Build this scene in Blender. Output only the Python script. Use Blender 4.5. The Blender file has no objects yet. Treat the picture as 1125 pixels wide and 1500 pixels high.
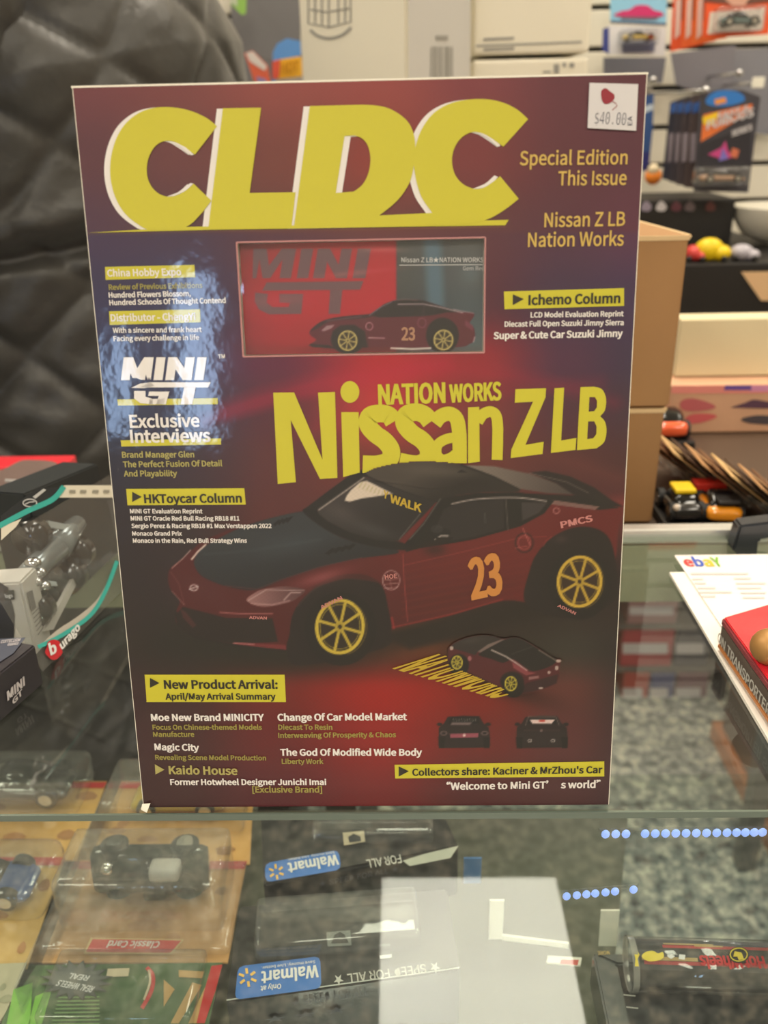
import bpy, bmesh, math, random, os
import numpy as np
from mathutils import Matrix, Vector
random.seed(5); np.random.seed(5)
sc = bpy.context.scene
COL = sc.collection
# ---------------------------------------------------------------- camera
CAMP = np.array([0.01512876, -0.31813969, 0.29874439])
CM = np.array([[0.99967936, 0.01317092, 0.02162667],
               [0.01419053, 0.41596016, -0.90927211],
               [-0.02097164, 0.90928746, 0.41563988]])
FPX = 1281.3
cd = bpy.data.cameras.new('camera'); cam = bpy.data.objects.new('camera', cd); COL.objects.link(cam)
cam.matrix_world = Matrix([list(CM[i]) + [CAMP[i]] for i in range(3)] + [[0, 0, 0, 1]])
cd.sensor_fit = 'VERTICAL'; cd.sensor_height = 36.0; cd.sensor_width = 27.0
cd.lens = FPX / 1500 * 36.0
cd.clip_start = 0.01
cd.dof.use_dof = True; cd.dof.focus_distance = 0.425; cd.dof.aperture_fstop = 8.5
sc.camera = cam
# ---------------------------------------------------------------- world and exposure
w = bpy.data.worlds.new('world'); sc.world = w; w.use_nodes = True
w.node_tree.nodes['Background'].inputs[0].default_value = (0.75, 0.85, 1, 1)
w.node_tree.nodes['Background'].inputs[1].default_value = 0.3
vs = sc.view_settings
vs.view_transform = 'Standard'; vs.look = 'None'; vs.gamma = 1; vs.use_curve_mapping = False
vs.exposure = 0.85
sc.cycles.use_denoising = True
sc.cycles.transparent_max_bounces = 40
sc.cycles.max_bounces = 8
sc.cycles.sample_clamp_indirect = 4
PANEL_E = 7.5
WINDOW_E = 7.5
CEIL = 1.85

# ---------------------------------------------------------------- helpers
def un(px, py, x=None, y=None, z=None):
    """world point seen at a pixel of the 1125x1500 photo, on the plane x=, y= or z="""
    d = CM @ np.array([(px - 562.5) / FPX, -(py - 750) / FPX, -1.0])
    if y is not None: k = (y - CAMP[1]) / d[1]
    elif z is not None: k = (z - CAMP[2]) / d[2]
    else: k = (x - CAMP[0]) / d[0]
    return CAMP + k * d

def lin(c):
    return tuple(((v / 255) / 12.92 if v / 255 <= .04045 else ((v / 255 + .055) / 1.055) ** 2.4) for v in c)

_m = {}
def mat(name, col=(200, 200, 200), rough=.5, metal=0, coat=0, coat_rough=.05, bump=0, bscale=200, emit=0, spec=.5, vary=0, sheen=0):
    if name in _m: return _m[name]
    m = bpy.data.materials.new(name); m.use_nodes = True; nt = m.node_tree; b = nt.nodes['Principled BSDF']
    c = lin(col)
    b.inputs['Base Color'].default_value = (*c, 1)
    b.inputs['Roughness'].default_value = rough; b.inputs['Metallic'].default_value = metal
    b.inputs['Coat Weight'].default_value = coat; b.inputs['Coat Roughness'].default_value = coat_rough
    b.inputs['Specular IOR Level'].default_value = spec
    if sheen: b.inputs['Sheen Weight'].default_value = sheen
    if emit:
        b.inputs['Emission Color'].default_value = (*c, 1); b.inputs['Emission Strength'].default_value = emit
    if vary:
        tc = nt.nodes.new('ShaderNodeTexCoord'); n = nt.nodes.new('ShaderNodeTexNoise'); n.inputs['Scale'].default_value = 14; n.inputs['Detail'].default_value = 5
        r = nt.nodes.new('ShaderNodeValToRGB')
        r.color_ramp.elements[0].color = (*[v * (1 - vary) for v in c], 1); r.color_ramp.elements[1].color = (*[min(1, v * (1 + vary)) for v in c], 1)
        r.color_ramp.elements[0].position = .3; r.color_ramp.elements[1].position = .7
        nt.links.new(tc.outputs['Object'], n.inputs['Vector']); nt.links.new(n.outputs['Fac'], r.inputs['Fac']); nt.links.new(r.outputs['Color'], b.inputs['Base Color'])
    if bump: add_bump(nt, b, bscale, bump)
    _m[name] = m
    return m

def add_bump(nt, b, scale, strength, dist=.001):
    tc = nt.nodes.new('ShaderNodeTexCoord'); n = nt.nodes.new('ShaderNodeTexNoise')
    n.inputs['Scale'].default_value = scale; n.inputs['Detail'].default_value = 3
    bp = nt.nodes.new('ShaderNodeBump'); bp.inputs['Strength'].default_value = strength; bp.inputs['Distance'].default_value = dist
    nt.links.new(tc.outputs['Object'], n.inputs['Vector']); nt.links.new(n.outputs['Fac'], bp.inputs['Height'])
    nt.links.new(bp.outputs['Normal'], b.inputs['Normal'])
    if 'Coat Normal' in b.inputs: nt.links.new(bp.outputs['Normal'], b.inputs['Coat Normal'])

def clear(name, tint=(255, 255, 255), rough=.02, f0=.04, haze=0.0, bump=0, bscale=60):
    """thin clear sheet: see-through plus a Schlick mirror part, and a little milky scatter"""
    if name in _m: return _m[name]
    m = bpy.data.materials.new(name); m.use_nodes = True; nt = m.node_tree; nt.nodes.clear()
    o = nt.nodes.new('ShaderNodeOutputMaterial'); t = nt.nodes.new('ShaderNodeBsdfTransparent'); g = nt.nodes.new('ShaderNodeBsdfGlossy')
    t.inputs[0].default_value = (*lin(tint), 1); g.inputs['Roughness'].default_value = rough
    lw = nt.nodes.new('ShaderNodeLayerWeight'); lw.inputs[0].default_value = .5
    p = nt.nodes.new('ShaderNodeMath'); p.operation = 'POWER'; p.inputs[1].default_value = 5
    a = nt.nodes.new('ShaderNodeMath'); a.operation = 'MULTIPLY_ADD'; a.inputs[1].default_value = 1 - f0; a.inputs[2].default_value = f0
    mx = nt.nodes.new('ShaderNodeMixShader')
    nt.links.new(lw.outputs['Facing'], p.inputs[0]); nt.links.new(p.outputs[0], a.inputs[0]); nt.links.new(a.outputs[0], mx.inputs[0])
    base = t.outputs[0]
    if haze:
        d = nt.nodes.new('ShaderNodeBsdfDiffuse'); d.inputs[0].default_value = (.9, .9, .88, 1)
        hx = nt.nodes.new('ShaderNodeMixShader'); hx.inputs[0].default_value = haze
        nt.links.new(t.outputs[0], hx.inputs[1]); nt.links.new(d.outputs[0], hx.inputs[2]); base = hx.outputs[0]
    nt.links.new(base, mx.inputs[1]); nt.links.new(g.outputs[0], mx.inputs[2]); nt.links.new(mx.outputs[0], o.inputs[0])
    if bump:
        tc = nt.nodes.new('ShaderNodeTexCoord'); n = nt.nodes.new('ShaderNodeTexNoise'); n.inputs['Scale'].default_value = bscale
        bp = nt.nodes.new('ShaderNodeBump'); bp.inputs['Strength'].default_value = bump; bp.inputs['Distance'].default_value = .001
        nt.links.new(tc.outputs['Object'], n.inputs['Vector']); nt.links.new(n.outputs['Fac'], bp.inputs['Height'])
        nt.links.new(bp.outputs[0], g.inputs['Normal'])
    _m[name] = m
    return m

def attr_mat(name, rough=.4, coat=0, coat_rough=.06, bump=0, bscale=40, dist=.0006):
    if name in _m: return _m[name]
    m = bpy.data.materials.new(name); m.use_nodes = True; nt = m.node_tree; b = nt.nodes['Principled BSDF']
    a = nt.nodes.new('ShaderNodeAttribute'); a.attribute_name = 'Col'
    nt.links.new(a.outputs['Color'], b.inputs['Base Color'])
    b.inputs['Roughness'].default_value = rough; b.inputs['Coat Weight'].default_value = coat; b.inputs['Coat Roughness'].default_value = coat_rough
    if bump: add_bump(nt, b, bscale, bump, dist)
    _m[name] = m
    return m

def empty(name, loc, label=None, cat=None, group=None):
    o = bpy.data.objects.new(name, None); COL.objects.link(o); o.location = tuple(loc); o.empty_display_size = .02
    o.matrix_world = Matrix.Translation(tuple(loc))
    if label: tag(o, label, cat, group)
    return o

def tag(o, label=None, cat=None, group=None, kind=None):
    if label: o['label'] = label
    if cat: o['category'] = cat
    if group: o['group'] = group
    if kind: o['kind'] = kind
    return o

class G:
    """collects geometry in world space, then links it as ONE mesh object"""
    def __init__(s): s.v = []; s.f = []; s.mi = []; s.cur = 0
    def add(s, v, f):
        n = len(s.v); s.v += [tuple(map(float, p)) for p in v]; s.f += [tuple(i + n for i in q) for q in f]; s.mi += [s.cur] * len(f); return s
    def bm(s, bm, M=None):
        if M is not None: bm.transform(M)
        bm.verts.ensure_lookup_table(); bm.verts.index_update()
        s.add([v.co for v in bm.verts], [[v.index for v in f.verts] for f in bm.faces]); bm.free(); return s
    def box(s, c, size, R=None, bev=0, seg=2):
        bm = bmesh.new(); bmesh.ops.create_cube(bm, size=1); bmesh.ops.scale(bm, vec=size, verts=bm.verts)
        if bev: bmesh.ops.bevel(bm, geom=bm.edges[:], offset=bev, segments=seg, affect='EDGES', profile=.6)
        M = Matrix.Translation(tuple(c)) @ (R.to_4x4() if R is not None else Matrix())
        return s.bm(bm, M)
    def prism(s, pts, ext, bev=0):
        """closed solid: polygon pts swept by vector ext"""
        n = len(pts); a = [np.array(p, float) for p in pts]; e = np.array(ext, float)
        if bev:
            bm = bmesh.new(); vs_ = [bm.verts.new(tuple(p)) for p in a] + [bm.verts.new(tuple(p + e)) for p in a]
            bm.faces.new(vs_[:n][::-1]); bm.faces.new(vs_[n:])
            for i in range(n): bm.faces.new([vs_[i], vs_[(i + 1) % n], vs_[n + (i + 1) % n], vs_[n + i]])
            bmesh.ops.recalc_face_normals(bm, faces=bm.faces)
            bmesh.ops.bevel(bm, geom=bm.edges[:], offset=bev, segments=2, affect='EDGES')
            return s.bm(bm)
        f = [tuple(range(n))[::-1], tuple(range(n, 2 * n))] + [(i, (i + 1) % n, n + (i + 1) % n, n + i) for i in range(n)]
        return s.add(a + [p + e for p in a], f)
    def cyl(s, p, q, r, n=16, r2=None, cap=True):
        p = Vector(p); q = Vector(q); d = (q - p); L = d.length
        bm = bmesh.new(); bmesh.ops.create_cone(bm, cap_ends=cap, segments=n, radius1=r, radius2=r if r2 is None else r2, depth=L)
        return s.bm(bm, Matrix.Translation((p + q) / 2) @ d.to_track_quat('Z', 'Y').to_matrix().to_4x4())
    def ball(s, c, r, n=8, sc3=(1, 1, 1)):
        bm = bmesh.new(); bmesh.ops.create_uvsphere(bm, u_segments=n, v_segments=max(4, n // 2), radius=r)
        bmesh.ops.scale(bm, vec=sc3, verts=bm.verts)
        return s.bm(bm, Matrix.Translation(tuple(c)))
    def build(s, name, m, parent=None, smooth=False):
        me = bpy.data.meshes.new(name); me.from_pydata(s.v, [], s.f)
        ms = m if isinstance(m, (list, tuple)) else [m]
        for k in ms: me.materials.append(k)
        if len(ms) > 1: me.polygons.foreach_set('material_index', s.mi)
        if smooth: me.polygons.foreach_set('use_smooth', [True] * len(me.polygons))
        me.update()
        return link(name, me, parent)

def link(name, me, parent=None):
    o = bpy.data.objects.new(name, me); COL.objects.link(o)
    if parent is not None:
        o.parent = parent; o.matrix_parent_inverse = world(parent).inverted()
    return o
def world(o):
    return Matrix.Translation(o.location) if (o.parent is None and o.type == 'EMPTY') else Matrix()

class Fr:
    """flat print surface: origin, unit x, unit y, outward normal; maps photo pixels onto it"""
    def __init__(s, O, ex, ey, n=None):
        s.O = np.array(O, float); s.ex = np.array(ex, float) / np.linalg.norm(ex)
        e = np.array(ey, float); e = e - (e @ s.ex) * s.ex; s.ey = e / np.linalg.norm(e)
        s.n = np.cross(s.ex, s.ey)
        if n is not None and s.n @ np.array(n) < 0: s.n = -s.n
    def px(s, x, y):
        d = CM @ np.array([(x - 562.5) / FPX, -(y - 750) / FPX, -1.0]); k = ((s.O - CAMP) @ s.n) / (d @ s.n)
        P = CAMP + k * d - s.O; return np.array([P @ s.ex, P @ s.ey])
    def w(s, u, v, lift=0): return s.O + u * s.ex + v * s.ey + lift * s.n
    def wp(s, x, y, lift=0): u = s.px(x, y); return s.w(u[0], u[1], lift)

def tri_poly(pts):
    """fill a simple 2D polygon with one ngon (Blender triangulates)"""
    return [tuple(range(len(pts)))]

def spl(pts, n=6, closed=True):
    """Catmull-Rom through points"""
    P = np.array(pts, float); N = len(P); out = []
    for i in range(N if closed else N - 1):
        if closed: a, b, c, d = P[(i - 1) % N], P[i], P[(i + 1) % N], P[(i + 2) % N]
        else: a, b, c, d = P[max(i - 1, 0)], P[i], P[i + 1], P[min(i + 2, N - 1)]
        for k in range(n):
            t = k / n
            out.append(.5 * ((2 * b) + (-a + c) * t + (2 * a - 5 * b + 4 * c - d) * t * t + (-a + 3 * b - 3 * c + d) * t ** 3))
    if not closed: out.append(P[-1])
    return np.array(out)

def decal(g, fr, pts, lift, pixels=True):
    P = [fr.wp(x, y, lift) if pixels else fr.w(x, y, lift) for x, y in pts]
    # keep winding outward
    nrm = np.zeros(3)
    for i in range(len(P)): nrm += np.cross(P[i] - P[0], P[(i + 1) % len(P)] - P[0])
    if nrm @ fr.n < 0: P = P[::-1]
    g.add(P, [tuple(range(len(P)))])

def ribbon(g, fr, pts, wd, lift, taper=None):
    P = np.array(pts, float); n = len(P)
    T = np.gradient(P, axis=0); T /= np.linalg.norm(T, axis=1)[:, None] + 1e-9; Nn = np.column_stack([-T[:, 1], T[:, 0]])
    W = np.full(n, wd / 2) if taper is None else np.array(taper) / 2
    A = P + Nn * W[:, None]; B = P - Nn * W[:, None]
    for i in range(n - 1): decal(g, fr, [A[i], A[i + 1], B[i + 1], B[i]], lift)

# fonts that ship inside Blender itself
_fd = os.path.join(bpy.utils.resource_path('LOCAL'), 'datafiles', 'fonts')
def _font(fn):
    try: return bpy.data.fonts.load(os.path.join(_fd, fn))
    except Exception: return None
F_SANS = _font('Noto Sans CJK Regular.woff2'); F_INTER = _font('Inter.woff2'); F_MONO = _font('DejaVuSansMono.woff2')

_tc = {}
def glyphs(s, font=None, bold=0.0, res=3):
    key = (s, font.name if font else '', bold)
    if key in _tc: return _tc[key]
    cu = bpy.data.curves.new('t', 'FONT'); cu.body = s; cu.resolution_u = res; cu.offset = bold; cu.size = 1
    if font: cu.font = font
    o = bpy.data.objects.new('t', cu); COL.objects.link(o)
    me = bpy.data.meshes.new_from_object(o)
    v = np.array([p.co[:2] for p in me.vertices]) if len(me.vertices) else np.zeros((0, 2))
    f = [tuple(p.vertices) for p in me.polygons]
    bpy.data.objects.remove(o); bpy.data.curves.remove(cu); bpy.data.meshes.remove(me)
    _tc[key] = (v, f); return v, f

def text(g, fr, s, a, b, lift=.0002, font=F_SANS, bold=0.01, capx=None, slant=0, up=None, pixels=True, _rep=False):
    """text on a surface between baseline points a and b; cap height in pixels (capx) or the font's own"""
    if bold > .012 and not _rep:     # heavier weights: the outline is laid down again a hair to each side
        wgt = bold * .9; e_ = (np.array(b, float) - np.array(a, float)); e_ /= np.linalg.norm(e_)
        u = np.linalg.norm(np.array(b, float) - np.array(a, float)) / max(1, len(s)) * 1.7 * (wgt - .008)
        for k, sg in enumerate((-1, 1)):
            text(g, fr, s, tuple(np.array(a) + e_ * u * sg), tuple(np.array(b) + e_ * u * sg), lift + .00002 * (k + 1), font, .01, capx, slant, up, pixels, True)
        bold = .01
    v, f = glyphs(s, font, bold)
    if not len(v): return
    CAP = glyphs('H', font, 0)[0][:, 1].max()
    A = fr.px(*a) if pixels else np.array(a); B = fr.px(*b) if pixels else np.array(b)
    x0, x1 = v[:, 0].min(), v[:, 0].max(); d = B - A; L = np.linalg.norm(d); e = d / L; k = L / (x1 - x0)
    n = np.array([-e[1], e[0]]); ky = k
    if capx is not None:
        if pixels: q = fr.px(a[0], a[1] - capx); H = np.linalg.norm(q - A)
        else: H = capx
        ky = H / CAP
    if up is not None:
        U = fr.px(*up) - A; n = U / np.linalg.norm(U); ky = np.linalg.norm(U) / CAP
    X = (v[:, 0] - x0) * k + slant * v[:, 1] * ky; Y = v[:, 1] * ky
    P = [fr.w(*(A + e * X[i] + n * Y[i]), lift) for i in range(len(v))]
    # outward winding
    if len(f):
        t = f[0]; nn = np.cross(P[t[1]] - P[t[0]], P[t[2]] - P[t[0]])
        if nn @ fr.n < 0: f = [q[::-1] for q in f]
    g.add(P, f)

# ---- numpy painter: colour of a print, evaluated at the photo pixel each point of it shows at
def sdist(X, Y, poly):
    P = np.array(poly, float); n = len(P); d2 = np.full(X.shape, 1e18); ins = np.zeros(X.shape, bool)
    for i in range(n):
        x0, y0 = P[i]; x1, y1 = P[(i + 1) % n]; dx, dy = x1 - x0, y1 - y0; L = dx * dx + dy * dy + 1e-12
        t = np.clip(((X - x0) * dx + (Y - y0) * dy) / L, 0, 1)
        d2 = np.minimum(d2, (X - x0 - t * dx) ** 2 + (Y - y0 - t * dy) ** 2)
        c = ((y0 > Y) != (y1 > Y)) & (X < (x1 - x0) * (Y - y0) / ((y1 - y0) if y1 != y0 else 1e-9) + x0)
        ins ^= c
    d = np.sqrt(d2); return np.where(ins, -d, d)

class Paint:
    def __init__(s, X, Y, base): s.X = X; s.Y = Y; s.C = base.copy()
    def _mix(s, m, a, col, idx):
        c = np.array(col, float)
        if c.ndim == 1: c = c[None, :]
        s.C[idx] = s.C[idx] * (1 - a[:, None]) + c * a[:, None]
    def fill(s, poly, col, soft=1.2, alpha=1.0, smooth=False, grad=None):
        if smooth: poly = spl(poly, 5)
        P = np.array(poly, float); mg = soft * 2 + 2
        idx = np.where((s.X > P[:, 0].min() - mg) & (s.X < P[:, 0].max() + mg) & (s.Y > P[:, 1].min() - mg) & (s.Y < P[:, 1].max() + mg))[0]
        if not len(idx): return
        d = sdist(s.X[idx], s.Y[idx], P); t = np.clip(.5 - d / (2 * soft), 0, 1); a = t * t * (3 - 2 * t) * alpha
        if grad is not None:    # (x0,y0,x1,y1,col2)
            x0, y0, x1, y1, c2 = grad; L = (x1 - x0) ** 2 + (y1 - y0) ** 2
            q = np.clip(((s.X[idx] - x0) * (x1 - x0) + (s.Y[idx] - y0) * (y1 - y0)) / L, 0, 1)[:, None]
            col = np.array(col) * (1 - q) + np.array(c2) * q
        s._mix(None, a, col, idx)
    def line(s, pts, wd, col, alpha=1.0, soft=1.0, smooth=False):
        if smooth: pts = spl(pts, 5, False)
        P = np.array(pts, float); mg = wd + soft * 2 + 2
        idx = np.where((s.X > P[:, 0].min() - mg) & (s.X < P[:, 0].max() + mg) & (s.Y > P[:, 1].min() - mg) & (s.Y < P[:, 1].max() + mg))[0]
        if not len(idx): return
        X, Y = s.X[idx], s.Y[idx]; d2 = np.full(X.shape, 1e18)
        for i in range(len(P) - 1):
            x0, y0 = P[i]; dx, dy = P[i + 1] - P[i]; L = dx * dx + dy * dy + 1e-12
            t = np.clip(((X - x0) * dx + (Y - y0) * dy) / L, 0, 1); d2 = np.minimum(d2, (X - x0 - t * dx) ** 2 + (Y - y0 - t * dy) ** 2)
        d = np.sqrt(d2) - wd / 2; t = np.clip(.5 - d / (2 * soft), 0, 1); s._mix(None, t * alpha, col, idx)
    def blob(s, cx, cy, rx, ry, col, alpha=1.0, ang=0):
        ca, sa = math.cos(math.radians(ang)), math.sin(math.radians(ang)); dx, dy = s.X - cx, s.Y - cy
        u, v = (dx * ca + dy * sa) / rx, (-dx * sa + dy * ca) / ry; a = np.exp(-(u * u + v * v)) * alpha
        idx = np.where(a > .004)[0]; s._mix(None, a[idx], col, idx)
    def ell(s, cx, cy, rx, ry, col, soft=1.0, alpha=1.0, ang=0, n=28):
        ca, sa = math.cos(math.radians(ang)), math.sin(math.radians(ang))
        s.fill([(cx + rx * math.cos(t) * ca - ry * math.sin(t) * sa, cy + rx * math.cos(t) * sa + ry * math.sin(t) * ca) for t in np.linspace(0, 2 * math.pi, n, endpoint=False)], col, soft, alpha)
    def ring(s, cx, cy, rx, ry, wd, col, alpha=1.0, soft=1.0, ang=0, a0=0, a1=360):
        ca, sa = math.cos(math.radians(ang)), math.sin(math.radians(ang))
        s.line([(cx + rx * math.cos(t) * ca - ry * math.sin(t) * sa, cy + rx * math.cos(t) * sa + ry * math.sin(t) * ca) for t in np.radians(np.linspace(a0, a1, 33))], wd, col, alpha, soft)
    def wheel(s, cx, cy, rx, ry, gold, dark, spokes=8, ang=0, rot=10, rimw=None):
        s.ell(cx, cy, rx, ry, dark, ang=ang)
        rw = rimw or rx * .14
        s.ring(cx, cy, rx - rw / 2, ry - rw / 2, rw, gold, ang=ang, soft=.8)
        s.ring(cx, cy, rx * .8, ry * .8, rw * .3, tuple(v * .6 for v in gold), ang=ang, soft=.6)
        for k in range(spokes):
            t = math.radians(rot + 360 / spokes * k)
            s.line([(cx + rx * .12 * math.cos(t), cy + ry * .12 * math.sin(t)), (cx + rx * .86 * math.cos(t), cy + ry * .86 * math.sin(t))], rw * .85, tuple(v * .93 for v in gold), soft=.8)
        s.ell(cx, cy, rx * .2, ry * .2, tuple(v * .85 for v in gold)); s.ell(cx, cy, rx * .08, ry * .08, dark)

def grid_print(name, fr, u0, u1, v0, v1, nu, nv, painter, m, parent, hole=None, lift=0):
    us = np.linspace(u0, u1, nu + 1); vs_ = np.linspace(v0, v1, nv + 1); U, V = np.meshgrid(us, vs_); U = U.ravel(); V = V.ravel()
    P = fr.O[None] + U[:, None] * fr.ex[None] + V[:, None] * fr.ey[None] + lift * fr.n[None]
    q = (P - CAMP) @ CM; X = q[:, 0] / -q[:, 2] * FPX + 562.5; Y = 750 - q[:, 1] / -q[:, 2] * FPX
    C = np.clip(painter(X, Y), 0, 255) / 255; C = np.where(C <= .04045, C / 12.92, ((C + .055) / 1.055) ** 2.4)
    i, j = np.meshgrid(np.arange(nu), np.arange(nv)); a = (j * (nu + 1) + i).ravel(); F = np.column_stack([a, a + 1, a + nu + 2, a + nu + 1])
    if fr.n @ np.cross(fr.ex, fr.ey) < 0: F = F[:, ::-1]
    if hole is not None:
        cu = U[F].mean(1); cv_ = V[F].mean(1); F = F[sdist(cu, cv_, hole) > 0]
    me = bpy.data.meshes.new(name); me.vertices.add(len(P)); me.vertices.foreach_set('co', P.ravel())
    me.loops.add(F.size); me.loops.foreach_set('vertex_index', F.ravel().astype(np.int32))
    me.polygons.add(len(F)); me.polygons.foreach_set('loop_start', np.arange(0, F.size, 4, dtype=np.int32)); me.polygons.foreach_set('loop_total', np.full(len(F), 4, dtype=np.int32))
    me.update(calc_edges=True); at = me.color_attributes.new('Col', 'FLOAT_COLOR', 'POINT')
    at.data.foreach_set('color', np.column_stack([C, np.ones(len(C))]).astype(np.float32).ravel())
    me.materials.append(m); me.validate()
    return link(name, me, parent)

def ctrl(xs, ys, rows):
    xs = np.array(xs, float); ys = np.array(ys, float); R = np.array(rows, float)
    def f(X, Y):
        fx = np.interp(X, xs, np.arange(len(xs))); fy = np.interp(Y, ys, np.arange(len(ys)))
        i = np.clip(fx.astype(int), 0, len(xs) - 2); j = np.clip(fy.astype(int), 0, len(ys) - 2)
        a = fx - i; b = fy - j; a = a * a * (3 - 2 * a); b = b * b * (3 - 2 * b); a = a[:, None]; b = b[:, None]
        return (R[j, i] * (1 - a) + R[j, i + 1] * a) * (1 - b) + (R[j + 1, i] * (1 - a) + R[j + 1, i + 1] * a) * b
    return f
# ================================================================ THE ROOM
M_wall = mat('wall_paint', (205, 198, 185), .9, bump=.1)
def plane(name, pts, m, kind='structure', parent=None):
    o = G().add(pts, [(0, 1, 2, 3)]).build(name, m, parent)
    if kind: o['kind'] = kind
    return o
X0, X1, Y0, Y1, ZF = -2.6, 2.6, -3.6, 1.56, -.95
# speckled grey floor covering
mf = bpy.data.materials.new('speckled_carpet'); mf.use_nodes = True; nt = mf.node_tree; b = nt.nodes['Principled BSDF']; b.inputs['Roughness'].default_value = .95
tc = nt.nodes.new('ShaderNodeTexCoord'); n1 = nt.nodes.new('ShaderNodeTexNoise'); n1.inputs['Scale'].default_value = 46; n1.inputs['Detail'].default_value = 6; n1.inputs['Roughness'].default_value = .75
r = nt.nodes.new('ShaderNodeValToRGB'); e = r.color_ramp.elements
e[0].position = .36; e[0].color = (*lin((62, 62, 60)), 1); e[1].position = .66; e[1].color = (*lin((236, 228, 206)), 1)
q = e.new(.5); q.color = (*lin((142, 146, 142)), 1); q = e.new(.57); q.color = (*lin((196, 190, 174)), 1)
nt.links.new(tc.outputs['Object'], n1.inputs['Vector']); nt.links.new(n1.outputs['Fac'], r.inputs['Fac']); nt.links.new(r.outputs['Color'], b.inputs['Base Color'])
plane('floor', [(X0, Y0, ZF), (X1, Y0, ZF), (X1, Y1, ZF), (X0, Y1, ZF)], mf)
plane('ceiling', [(X0, Y0, CEIL), (X0, Y1, CEIL), (X1, Y1, CEIL), (X1, Y0, CEIL)], mat('ceiling_paint', (225, 220, 208), .9))
plane('wall_left', [(X0, Y0, ZF), (X0, Y1, ZF), (X0, Y1, CEIL), (X0, Y0, CEIL)], M_wall)
plane('wall_right', [(X1, Y0, ZF), (X1, Y0, CEIL), (X1, Y1, CEIL), (X1, Y1, ZF)], M_wall)
# front wall with two tall daylight windows (they glare on the laminated cover)
wins = [(-1.03, -.82, .18, .98), (-1.36, -1.20, .22, .72)]
gw = G(); xs = [X0, wins[1][0], wins[1][1], wins[0][0], wins[0][1], X1]
for i in range(5):
    a, c = xs[i], xs[i + 1]; wz = {1: wins[1], 3: wins[0]}.get(i)
    if wz is None: gw.box(((a + c) / 2, Y0 - .05, (ZF + CEIL) / 2), (c - a, .1, CEIL - ZF))
    else:
        gw.box(((a + c) / 2, Y0 - .05, (ZF + wz[2]) / 2), (c - a, .1, wz[2] - ZF)); gw.box(((a + c) / 2, Y0 - .05, (CEIL + wz[3]) / 2), (c - a, .1, CEIL - wz[3]))
gw.build('wall_front', M_wall)['kind'] = 'structure'
for k, (a, c, z0, z1) in enumerate(wins):
    root = empty('window_%d' % (k + 1), ((a + c) / 2, Y0, z0)); root['kind'] = 'structure'
    G().add([(a, Y0 - .06, z0), (a, Y0 - .06, z1), (c, Y0 - .06, z1), (c, Y0 - .06, z0)], [(0, 1, 2, 3)]).build('pane', mat('daylight', (185, 215, 255), 1, emit=WINDOW_E), root)
    g = G()
    for (p, q, s_, t_) in ((a, a + .025, z0, z1), (c - .025, c, z0, z1), (a, c, z0, z0 + .025), (a, c, z1 - .025, z1)):
        g.box(((p + q) / 2, Y0 - .03, (s_ + t_) / 2), (q - p, .05, t_ - s_))
    g.build('window_frame', mat('frame_grey', (120, 120, 120), .4), root)
# slatted display wall: each slat is a piece
wb = empty('wall_back', (0, Y1, ZF)); wb['kind'] = 'structure'
M_slat = mat('slat_laminate', (222, 216, 200), .35, bump=.03)
z72 = un(878, 72, y=1.5)[2]; SP = (un(960, 72, y=1.5)[2] - un(960, 298, y=1.5)[2]) / 4
me = None; k0 = int((ZF - z72) / SP) ; z = z72 + math.ceil((ZF - z72) / SP) * SP
G().add([(X0, Y1 - .03, ZF), (X1, Y1 - .03, ZF), (X1, Y1 - .03, CEIL), (X0, Y1 - .03, CEIL)], [(0, 1, 2, 3)]).build('groove_backing', mat('groove', (95, 92, 90), .7), wb)
while z < CEIL - SP:
    if me is None:
        o = G().box((0, 1.515, z + SP / 2), (X1 - X0, .03, SP - .009), bev=.002).build('slat', M_slat, wb); me = o.data; zz = z
    else:
        o = bpy.data.objects.new('slat', me); COL.objects.link(o); o.parent = wb; o.matrix_parent_inverse = world(wb).inverted(); o.location = (0, 0, z - zz)
    z += SP
# ceiling troffers
def troffer(x0, x1, y0, y1, label):
    r_ = empty('ceiling_light', ((x0 + x1) / 2, (y0 + y1) / 2, CEIL), label, 'light', 'ceiling light panels')
    g = G()
    for (a, c, p, q) in ((x0, x1, y0, y0 + .02), (x0, x1, y1 - .02, y1), (x0, x0 + .02, y0, y1), (x1 - .02, x1, y0, y1)): g.box(((a + c) / 2, (p + q) / 2, CEIL - .012), (c - a, q - p, .024))
    g.build('frame', mat('white_metal', (225, 225, 222), .4), r_)
    G().add([(x0 + .02, y0 + .02, CEIL - .01), (x0 + .02, y1 - .02, CEIL - .01), (x1 - .02, y1 - .02, CEIL - .01), (x1 - .02, y0 + .02, CEIL - .01)], [(0, 1, 2, 3)]).build('diffuser', mat('lit_diffuser', (255, 244, 225), 1, emit=PANEL_E), r_)
LB = 'flush white ceiling light panel, glowing, '
troffer(-.05, .5, .22, 1.46, LB + 'above the case nearest the slatted wall')
troffer(-1.75, -1.2, .1, 1.3, LB + 'above the quilted jacket')
troffer(1.35, 1.9, .1, 1.3, LB + 'above the right end of the slatted wall')
troffer(-.3, .3, -2.3, -1.1, LB + 'behind the viewer, middle of its row')
troffer(-1.75, -1.2, -2.3, -1.1, LB + 'behind the viewer, left of its row')
troffer(1.35, 1.9, -2.3, -1.1, LB + 'behind the viewer, right of its row')
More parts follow.
